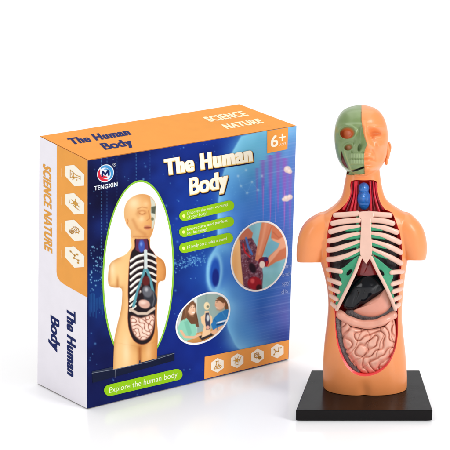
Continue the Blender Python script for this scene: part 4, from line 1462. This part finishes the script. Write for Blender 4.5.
fr = (frontness > 0.2)
tint((1 - smoothstep(-1.6, 0.0, eye_d)) * fr, (236, 122, 66))
tint((1 - smoothstep(-1.5, -0.2, hole_d)) * fr * 0.8, (206, 122, 74))
tint((1 - smoothstep(-1.2, 0.0, nas_d)) * fr * 0.6, (92, 110, 66))
tint(tooth * fr * 0.35, (168, 184, 140))
tint((1 - smoothstep(-0.5, 0.4, slot1 - slot1w)) * fr, (96, 26, 22))
tint((1 - smoothstep(-0.3, 0.4, slot2 - 0.75)) * fr, (26, 20, 18))
tint(np.exp(-(dist_line(PX, PY, [(344.4, 152), (349.2, 165.5), (351, 170)]) / 0.7) ** 2) * fr * 0.5, (196, 190, 130))
skull = obj('skull_half', co2[u], ff, paint_m, model, smooth=True, colors=lin(np.clip(cg, 0, 255))[u],
            label='olive green skull half with an orange eye socket')
bpy.data.objects.remove(shell)

# ear
mb = MB()
ep = spline([(386.4, 158), (389.4, 152), (390.2, 146.5), (388.6, 143), (386.6, 144.6), (387.4, 150.5), (386.2, 156)], 40)
P = M(ep[:, 0], ep[:, 1], np.linspace(-2.0, -6.0, len(ep)))
mb.add(*tube(P, 1.15 * S, 10))
mb.add(*ellipsoid(M(387.4, 151.6, -3.6), 2.7 * S, 4.6 * S, 8.8 * S))
mb.add(*ellipsoid(M(386.4, 160.6, -2.4), 2.0 * S, 3.4 * S, 4.6 * S))
o = mb.build('ear', skin_m, model, smooth=True); fix_normals(o)


# ---- front depth of the shell, used to lay the ribs on -------------------------
TR = rings(TORSO)


def surf(x, y):
    x = np.asarray(x, float); y = np.asarray(y, float)
    xl = np.interp(y, TR[:, 0], TR[:, 1]); xr = np.interp(y, TR[:, 0], TR[:, 2]); bf = np.interp(y, TR[:, 0], TR[:, 3])
    q = np.clip(np.abs((x - (xl + xr) / 2) / ((xr - xl) / 2)), 0, 0.97)
    return bf * (1 - q ** 2.35) ** (1 / 2.35)


def blob(name, pts, d0, hf, hb, material, nr=22, na=96, disp=None, power=2.0, parent=model, label=None, tilt=None):
    """organ grown from its outline: rounded in front and behind"""
    L = closed_spline(pts, na)
    L = L[np.linspace(0, len(L) - 1, na).astype(int)] if len(L) > na else L
    na = len(L)
    c = L.mean(0)
    r = np.sin(np.linspace(0, math.pi / 2, nr))[::-1]          # 1 .. 0
    V = []; rr = np.concatenate([r, r[-2::-1][0:0]])
    for side in (1, -1):
        for k, q in enumerate(r[:-1]):
            if side == -1 and k == 0:
                continue
            X = c[0] + (L[:, 0] - c[0]) * q; Y = c[1] + (L[:, 1] - c[1]) * q
            prof_ = (max(0.0, 1 - q ** power)) ** (1 / power)
            d = d0 + (hf if side == 1 else -hb) * prof_
            d = np.full(na, d)
            if tilt is not None:
                d = d + tilt(X, Y)
            if disp is not None and side == 1:
                d = d + disp(X, Y, q)
            V.append(M(X, Y, d))
    nf = len(r) - 1
    nbk = nf - 1
    V.append(M(c[0:1], c[1:2], np.array([d0 + hf + (tilt(c[0:1], c[1:2])[0] if tilt else 0)])))
    V.append(M(c[0:1], c[1:2], np.array([d0 - hb])))
    P = np.concatenate(V)
    Fc = []
    ring = lambda k: list(range(k * na, (k + 1) * na))
    chains = [list(range(nf)), [0] + list(range(nf, nf + nbk))]
    for ci, ch in enumerate(chains):
        for a, b in zip(ch[:-1], ch[1:]):
            ra, rb = ring(a), ring(b)
            for i in range(na):
                j = (i + 1) % na
                Fc.append((ra[i], ra[j], rb[j], rb[i]))
        last = ring(ch[-1]); apex = (nf + nbk) * na + ci
        for i in range(na):
            Fc.append((last[i], last[(i + 1) % na], apex))
    o = obj(name, P, Fc, material, parent, smooth=True, label=label)
    fix_normals(o)
    return o


# ---- neck ---------------------------------------------------------------------
strands = [((351.9, 182), (350.2, 195), (343.6, 209), 0), ((353.4, 182), (351.8, 196), (346.6, 211), 1), ((355.0, 181.6), (354.0, 196), (350.4, 212), 0),
           ((356.8, 181.6), (356.4, 196), (354.2, 212.5), 0), ((358.6, 181.6), (358.4, 196), (358.0, 213), 1),
           ((370.0, 181.6), (370.6, 196), (370.8, 213), 0), ((371.6, 181.6), (372.6, 196), (374.8, 212.5), 1), ((373.4, 181.8), (374.8, 196), (379.0, 211.5), 0),
           ((374.9, 182), (376.4, 195), (382.4, 210), 1), ((375.8, 182.6), (377.2, 194.5), (383.4, 209), 0)]
for a, b, c, k in strands:
    s = spline([a, b, c], 20)
    P = M(s[:, 0], s[:, 1], 9.2 + 4.2 * np.linspace(0, 1, len(s)) + (0.4 if k == 0 else -0.4))
    mb = MB(); mb.add(*tube(P, np.interp(np.linspace(0, 1, len(s)), [0, .5, 1], [0.85, 1.05, 1.4]) * S * (1 if k == 0 else 0.8), 9))
    mb.build('neck_muscle', muscle_m if k == 0 else dark_muscle_m, model, smooth=True)


def lar(X, Y, q):
    d = 1.5 * np.exp(-((Y - 187.5) / 3.0) ** 2 - ((X - 363.0) / 3.0) ** 2) - 1.8 * np.exp(-((Y - 192.4) / 0.9) ** 2)
    d += 1.6 * np.exp(-((Y - 198.0) / 3.2) ** 2 - ((X - 362.8) / 3.6) ** 2) + 1.0 * np.exp(-((X - 367.4) / 1.8) ** 2 - ((Y - 199) / 5) ** 2)
    d -= 1.0 * np.exp(-((Y - 203.4) / 0.8) ** 2) + 0.7 * np.exp(-((Y - 206.2) / 0.6) ** 2)
    d -= 0.8 * np.exp(-((X - 365.2) / 0.7) ** 2) * (Y > 193) * (Y < 203)
    return d * (1 - q ** 4)


blob('larynx', [(363.8, 182.4), (359.8, 184.2), (358.6, 188), (359.4, 191.6), (357.6, 196), (357.4, 201), (359.0, 206), (362.0, 209.4), (365.8, 209.6), (369.0, 206.6),
                (370.8, 201), (370.6, 196), (368.6, 191.8), (369.2, 187.8), (367.4, 184)], 11.0, 5.6, 4, blue_m, disp=lar)

# ---- organs ---------------------------------------------------------------------
blob('lung', [(347, 217), (338, 222), (331.5, 234), (329, 252), (329.4, 270), (332, 288), (336, 303), (342, 305), (350, 292), (357, 276), (360, 262), (360, 240), (357, 222)],
     8.5, 6.5, 4, lung_m, label='charcoal lung behind the ribs of the green-faced side')
blob('lung', [(381, 217), (390, 222), (396, 234), (400, 252), (400, 270), (398, 288), (396, 303), (390, 305), (382, 292), (376, 276), (373, 262), (373, 240), (375, 222)],
     8.5, 6.5, 4, lung_m, label='charcoal lung behind the ribs of the skin-faced side')
blob('heart', [(366, 246), (359, 252), (355, 262), (356, 273), (362, 282), (369, 285), (377, 281), (380, 271), (378, 259), (373, 250)], 12.5, 7.5, 5, heart_m,
     disp=lambda X, Y, q: -1.0 * np.exp(-(((X - 366) + 0.5 * (Y - 268)) / 0.9) ** 2) * (1 - q))
blob('liver', [(343.5, 307), (342.6, 300), (346, 292), (351, 283), (358, 276.6), (367, 273.6), (376, 274), (384, 277.6), (388, 283), (386.6, 288.6), (380.6, 293.6), (373.6, 297.6),
               (367, 302.6), (361, 304.6), (356.4, 308), (349.4, 310.4)], 15.5, 7.5, 5, liver_m, nr=30, na=140,
     disp=lambda X, Y, q: (-1.6 * np.exp(-(dist_line(X, Y, [(352.5, 309), (355, 299), (357.5, 292)]) / 1.7) ** 2)
                           + 2.6 * np.exp(-((X - 366.5) / 7.5) ** 2 - ((Y - 287.5) / 6.5) ** 2)
                           - 0.7 * np.exp(-(dist_line(X, Y, [(374, 296), (377, 288), (384, 282)]) / 1.8) ** 2)) * (1 - q ** 3))
blob('stomach', [(353.4, 310.6), (360.6, 306.6), (366, 302.4), (372, 298.4), (379, 293.6), (385.6, 287), (389.6, 282.6), (393, 289), (393.4, 298), (390.8, 306.6), (384.6, 313), (376, 316.8), (366, 316.8), (358, 314.2)],
     14.0, 8.0, 5, stomach_m)
blob('mesentery', [(348, 309), (357, 312), (367, 315), (378, 315.6), (388, 311), (395.6, 305), (396.4, 312), (391, 318), (380, 322.0), (367, 323.4), (354, 320.0), (344, 315)],
     11.0, 5.0, 4, grey_m, label='speckled grey fold under the stomach')
s = spline([(339.6, 314.0), (345, 318.0), (354, 322.2), (365, 324.4), (376, 323.4), (386, 319.6), (393.0, 315.0)], 48)
P = M(s[:, 0], s[:, 1], np.minimum(surf(s[:, 0], s[:, 1]) - 7.5, 19) - 0.0)
rad = (4.4 + 0.25 * np.sin(np.linspace(0, 26, len(s)))) * S
mb = MB(); mb.add(*tube(P, rad, 20))
o = mb.build('transverse_colon', colon_m, model, smooth=True)
# ascending colon: grey, knobbly, along the edge of the bowels
s = spline([(337.2, 319), (338.4, 330), (340.4, 342), (344.6, 354), (350.6, 364), (357.4, 370.6)], 60)
P = M(s[:, 0], s[:, 1], np.full(len(s), 15.0))
rad = (3.3 + 0.3 * np.sin(np.linspace(0, 50, len(s)))) * S
mb = MB(); mb.add(*tube(P, rad, 16))
mb.build('ascending_colon', grey_m, model, smooth=True)
LAB2 = labyrinth(192, 46.0, 9, 60)


def gut_disp(X, Y, q):
    wx = X + 5.0 * (vnoise(X, Y, 8.0, 41) - 0.5); wy = Y + 5.0 * (vnoise(X, Y, 8.0, 42) - 0.5)
    u = np.abs(lab_sample((wx - 330) * 2.15, (wy - 300) * 2.15))
    w = np.abs(lab_sample((wx - 310) * 2.0, (wy - 290) * 2.0, LAB2))
    hgt = 0.6 * (1 - np.exp(-(u / 0.28) ** 2)) + 0.4 * np.sin(np.clip(u, 0, 1) * math.pi / 2)
    hgt = hgt - 0.42 * np.exp(-(w / 0.14) ** 2)
    return 3.4 * (hgt - 1.0) * smoothstep(1.0, 0.94, q) + 0.5 * vnoise(X, Y, 3.2, 17)


blob('small_intestine', [(341.4, 320), (346, 323.2), (355, 326.8), (366, 328.4), (378, 327.2), (388, 323), (393.6, 319.0), (395.8, 330), (395.4, 342), (393.2, 355), (389, 364.6),
                         (381, 371), (371.6, 374), (362.6, 373), (355.6, 367.6), (348.6, 359), (344, 347.6), (341.4, 336)],
     11.5, 13.5, 5, gut_m, nr=120, na=640, disp=gut_disp, power=3.0)

# ---- rib cage ---------------------------------------------------------------------
cage = empty('ribcage', (0, 0, 0))
cage.parent = model


def ribtube(name, pts, r, lift, m, endlift=-2.5, flat=0.8, label=None, dmax=None):
    s = spline(pts, 30)
    if not np.isscalar(r):
        r = np.interp(np.linspace(0, 1, len(s)), np.linspace(0, 1, len(r)), r)
    d = surf(s[:, 0], s[:, 1]) + lift
    d = np.maximum(d, 8.0)
    P = M(s[:, 0], s[:, 1], d)
    mb = MB(); mb.add(*tube(P, r * S, 14, flat=flat))
    o = mb.build(name, m, cage, smooth=True); fix_normals(o)
    return o


LEFT = [[(335.6, 215.4), (345, 214.8), (357.5, 213.6)], [(333, 223.4), (340, 222.0), (350, 220.8), (359, 220.2)], [(330.8, 231.6), (338, 229.6), (348, 227.4), (359, 226.2)],
        [(329.4, 240.8), (337, 239.2), (347, 235.8), (360, 233.4)], [(328.6, 250.0), (336, 249.0), (347, 245.4), (360, 241.2)], [(328.6, 259.4), (336, 258.8), (347, 255.4), (360, 249.6)]]
RIGHT = [[(389.6, 215.4), (381, 214.8), (368.5, 213.6)], [(392.4, 223.4), (386, 221.6), (378, 220.4), (370, 220.0)], [(396.4, 232.2), (389, 229.4), (380, 227.0), (371, 226.0)],
         [(399.4, 242.2), (392, 238.8), (383, 235.2), (371, 233.2)], [(400.6, 252.4), (393, 248.4), (384, 244.6), (371, 240.8)], [(400.8, 263.2), (394, 259.2), (385, 254.6), (372, 249.0)]]
for side in (LEFT, RIGHT):
    for i, pts in enumerate(side):
        if i < 2:
            ribtube('rib', pts, 2.85, -1.0, bone_m)
            continue
        full = spline(pts, 40)
        ribtube('rib', full[::3], np.interp(np.linspace(0, 1, len(full[::3])), [0, .45, .7, 1], [2.85, 2.8, 2.25, 1.8]), -1.0, bone_m)
        k = int(len(full) * 0.60)
        q = full[k::3] + np.array((0.0, 2.3))
        ribtube('costal_cartilage', q, np.interp(np.linspace(0, 1, len(q)), [0, .4, 1], [1.7, 2.3, 2.7]), -2.0, green_m)
    sgn = 1 if side is RIGHT else -1
# green bars beside the breastbone
for x0, x1 in ((357.4, 357.8), (370.6, 370.2)):
    ribtube('costal_cartilage', [(x0, 217), (x1, 232), (x1, 250)], 1.6, -2.2, green_m)


def plate(name, pts, lift, thick, m, holes=False, parent=cage, dome=0.5, power=3.0, na=110, flatd=None):
    """thin bevelled plate following the front of the chest"""
    L = closed_spline(pts)
    if len(L) > na:
        L = L[np.linspace(0, len(L) - 1, na).astype(int)]
    na = len(L); c = L.mean(0)
    e = np.roll(L, -1, 0) - np.roll(L, 1, 0); nrm = np.stack([e[:, 1], -e[:, 0]], -1); nrm /= np.linalg.norm(nrm, axis=1)[:, None] + 1e-9
    if ((L - c) * nrm).sum() < 0:
        nrm = -nrm
    ringsP = []
    for off, dd in ((0.0, -thick), (0.0, -0.45), (-0.25, -0.12), (-0.6, 0.0)):
        Q = L + nrm * off
        d = surf(Q[:, 0], Q[:, 1]) + lift + dd
        ringsP.append(M(Q[:, 0], Q[:, 1], d))
    V = np.concatenate(ringsP)
    Fc = []
    for a in range(3):
        for i in range(na):
            j = (i + 1) % na
            Fc.append((a * na + i, a * na + j, (a + 1) * na + j, (a + 1) * na + i))
    from mathutils.geometry import tessellate_polygon
    Q = L + nrm * -0.6
    for t in tessellate_polygon([[Vector((p[0], p[1], 0)) for p in Q]]):
        Fc.append(tuple(3 * na + i for i in t))
    for t in tessellate_polygon([[Vector((p[0], p[1], 0)) for p in L]]):
        Fc.append(tuple(t))
    o = obj(name, V, Fc, m, parent); fix_normals(o)
    return o


plate('sternum', [(359.2, 212.6), (363, 211.4), (369.4, 211.6), (373.6, 213), (373.2, 217.5), (371.0, 220), (371.2, 235), (372.2, 250), (371.2, 256), (368.4, 260.6), (366.2, 263.6),
                  (363.8, 261), (360.8, 256), (359.8, 250), (360.6, 235), (361.2, 220), (359.4, 217.5)], 1.4, 4.0, bone_m)
GL = [(360.6, 255.6), (356.6, 256.6), (350, 262.0), (344.6, 266.6), (339.4, 269.8), (339.2, 275.6), (341.0, 279.8), (339.4, 286), (337.4, 294), (335.6, 302), (336.4, 309.0), (339.4, 305.6),
      (343.6, 297), (349.6, 285.6), (355.4, 273), (359.8, 262)]
GR = [(371.6, 255.6), (375.6, 257.2), (381.4, 261.6), (387.4, 266.6), (392.6, 271), (393.2, 277), (391.6, 281.4), (392.6, 287), (393.6, 295), (395.0, 302), (395.4, 309.4), (392.8, 306.0),
      (389.6, 297.4), (384.4, 285.6), (377.6, 272.4), (373.0, 262.4)]
plate('costal_arch', GL, -0.4, 3.0, green_m)
plate('costal_arch', GR, -0.4, 3.0, green_m)
ribtube('arch_rim', [(360.6, 257.4), (355.4, 271.6), (348.8, 285.6), (342.4, 298.4), (336.8, 309.6)], 1.75, 0.2, bone_m)
ribtube('arch_rim', [(371.2, 257.4), (377.4, 270.6), (385.0, 285.0), (390.8, 297.6), (395.4, 309.6)], 1.75, 0.2, bone_m)
# near-black plates on the arches: the shade inside holes, put in as colour
hole_shade_m = mat('hole_shade_black', srgb(8, 10, 10), rough=0.6, spec=0.1)
for c, rot in (((349.2, 272.4), -0.85), ((381.6, 272.6), 0.85)):
    t = np.linspace(0, 2 * math.pi, 26, endpoint=False)
    X = 3.7 * np.cos(t); Y = 1.7 * np.sin(t)
    pts = np.stack([c[0] + X * math.cos(rot) - Y * math.sin(rot), c[1] + X * math.sin(rot) + Y * math.cos(rot)], -1)
    plate('arch_hole_shade', [tuple(p) for p in pts[::2]], 0.1, 1.0, hole_shade_m)
for pts in ([(327.8, 269.4), (333, 270.2), (340.6, 271.4)], [(328.8, 279.2), (333.4, 281.2), (339.6, 283.4)], [(330.0, 287.4), (333.6, 289.6), (338.4, 291.6)],
            [(330.8, 295.4), (333.6, 297.2), (337, 299.2)], [(332.2, 303.6), (334.0, 305.2), (336.6, 307.2)],
            [(402.4, 271.6), (398, 271.8), (391.6, 272.4)], [(401.4, 281.0), (398, 282.4), (392.4, 284.0)], [(400.6, 289.0), (397.6, 290.2), (393.2, 291.6)],
            [(399.8, 296.8), (397.6, 298.0), (394.2, 299.6)], [(399.0, 304.4), (397.4, 305.6), (395.4, 307.2)]):
    ribtube('rib', pts, 2.5, -0.6, bone_m)

# =================================================================== LIGHT
w = bpy.data.worlds.new('World'); scene.world = w; w.use_nodes = True
bg = w.node_tree.nodes['Background']
bg.inputs['Color'].default_value = (1, 1, 1, 1)
bg.inputs['Strength'].default_value = 0.4


def area(name, loc, target, size, power, color=(1, 1, 1)):
    l = bpy.data.lights.new(name, 'AREA'); l.shape = 'RECTANGLE'; l.size, l.size_y = size; l.energy = power; l.color = color
    o = bpy.data.objects.new(name, l); o.location = loc
    d = Vector(target) - Vector(loc)
    o.rotation_euler = d.to_track_quat('-Z', 'Y').to_euler()
    COL.objects.link(o)
    return o


area('softbox_overhead', (0.0, 3.0, 4.5), (0.0, 3.0, 0), (8.0, 8.0), 276)
area('softbox_key', (1.7, 0.5, 1.0), (0.13, 1.65, 0.15), (0.6, 1.1), 26)
area('softbox_fill', (-1.6, 0.2, 0.9), (-0.1, 1.65, 0.12), (0.6, 1.2), 9)

scene.view_settings.view_transform = 'Standard'
scene.view_settings.look = 'None'
scene.view_settings.gamma = 1
scene.view_settings.exposure = 0
scene.cycles.max_bounces = 8
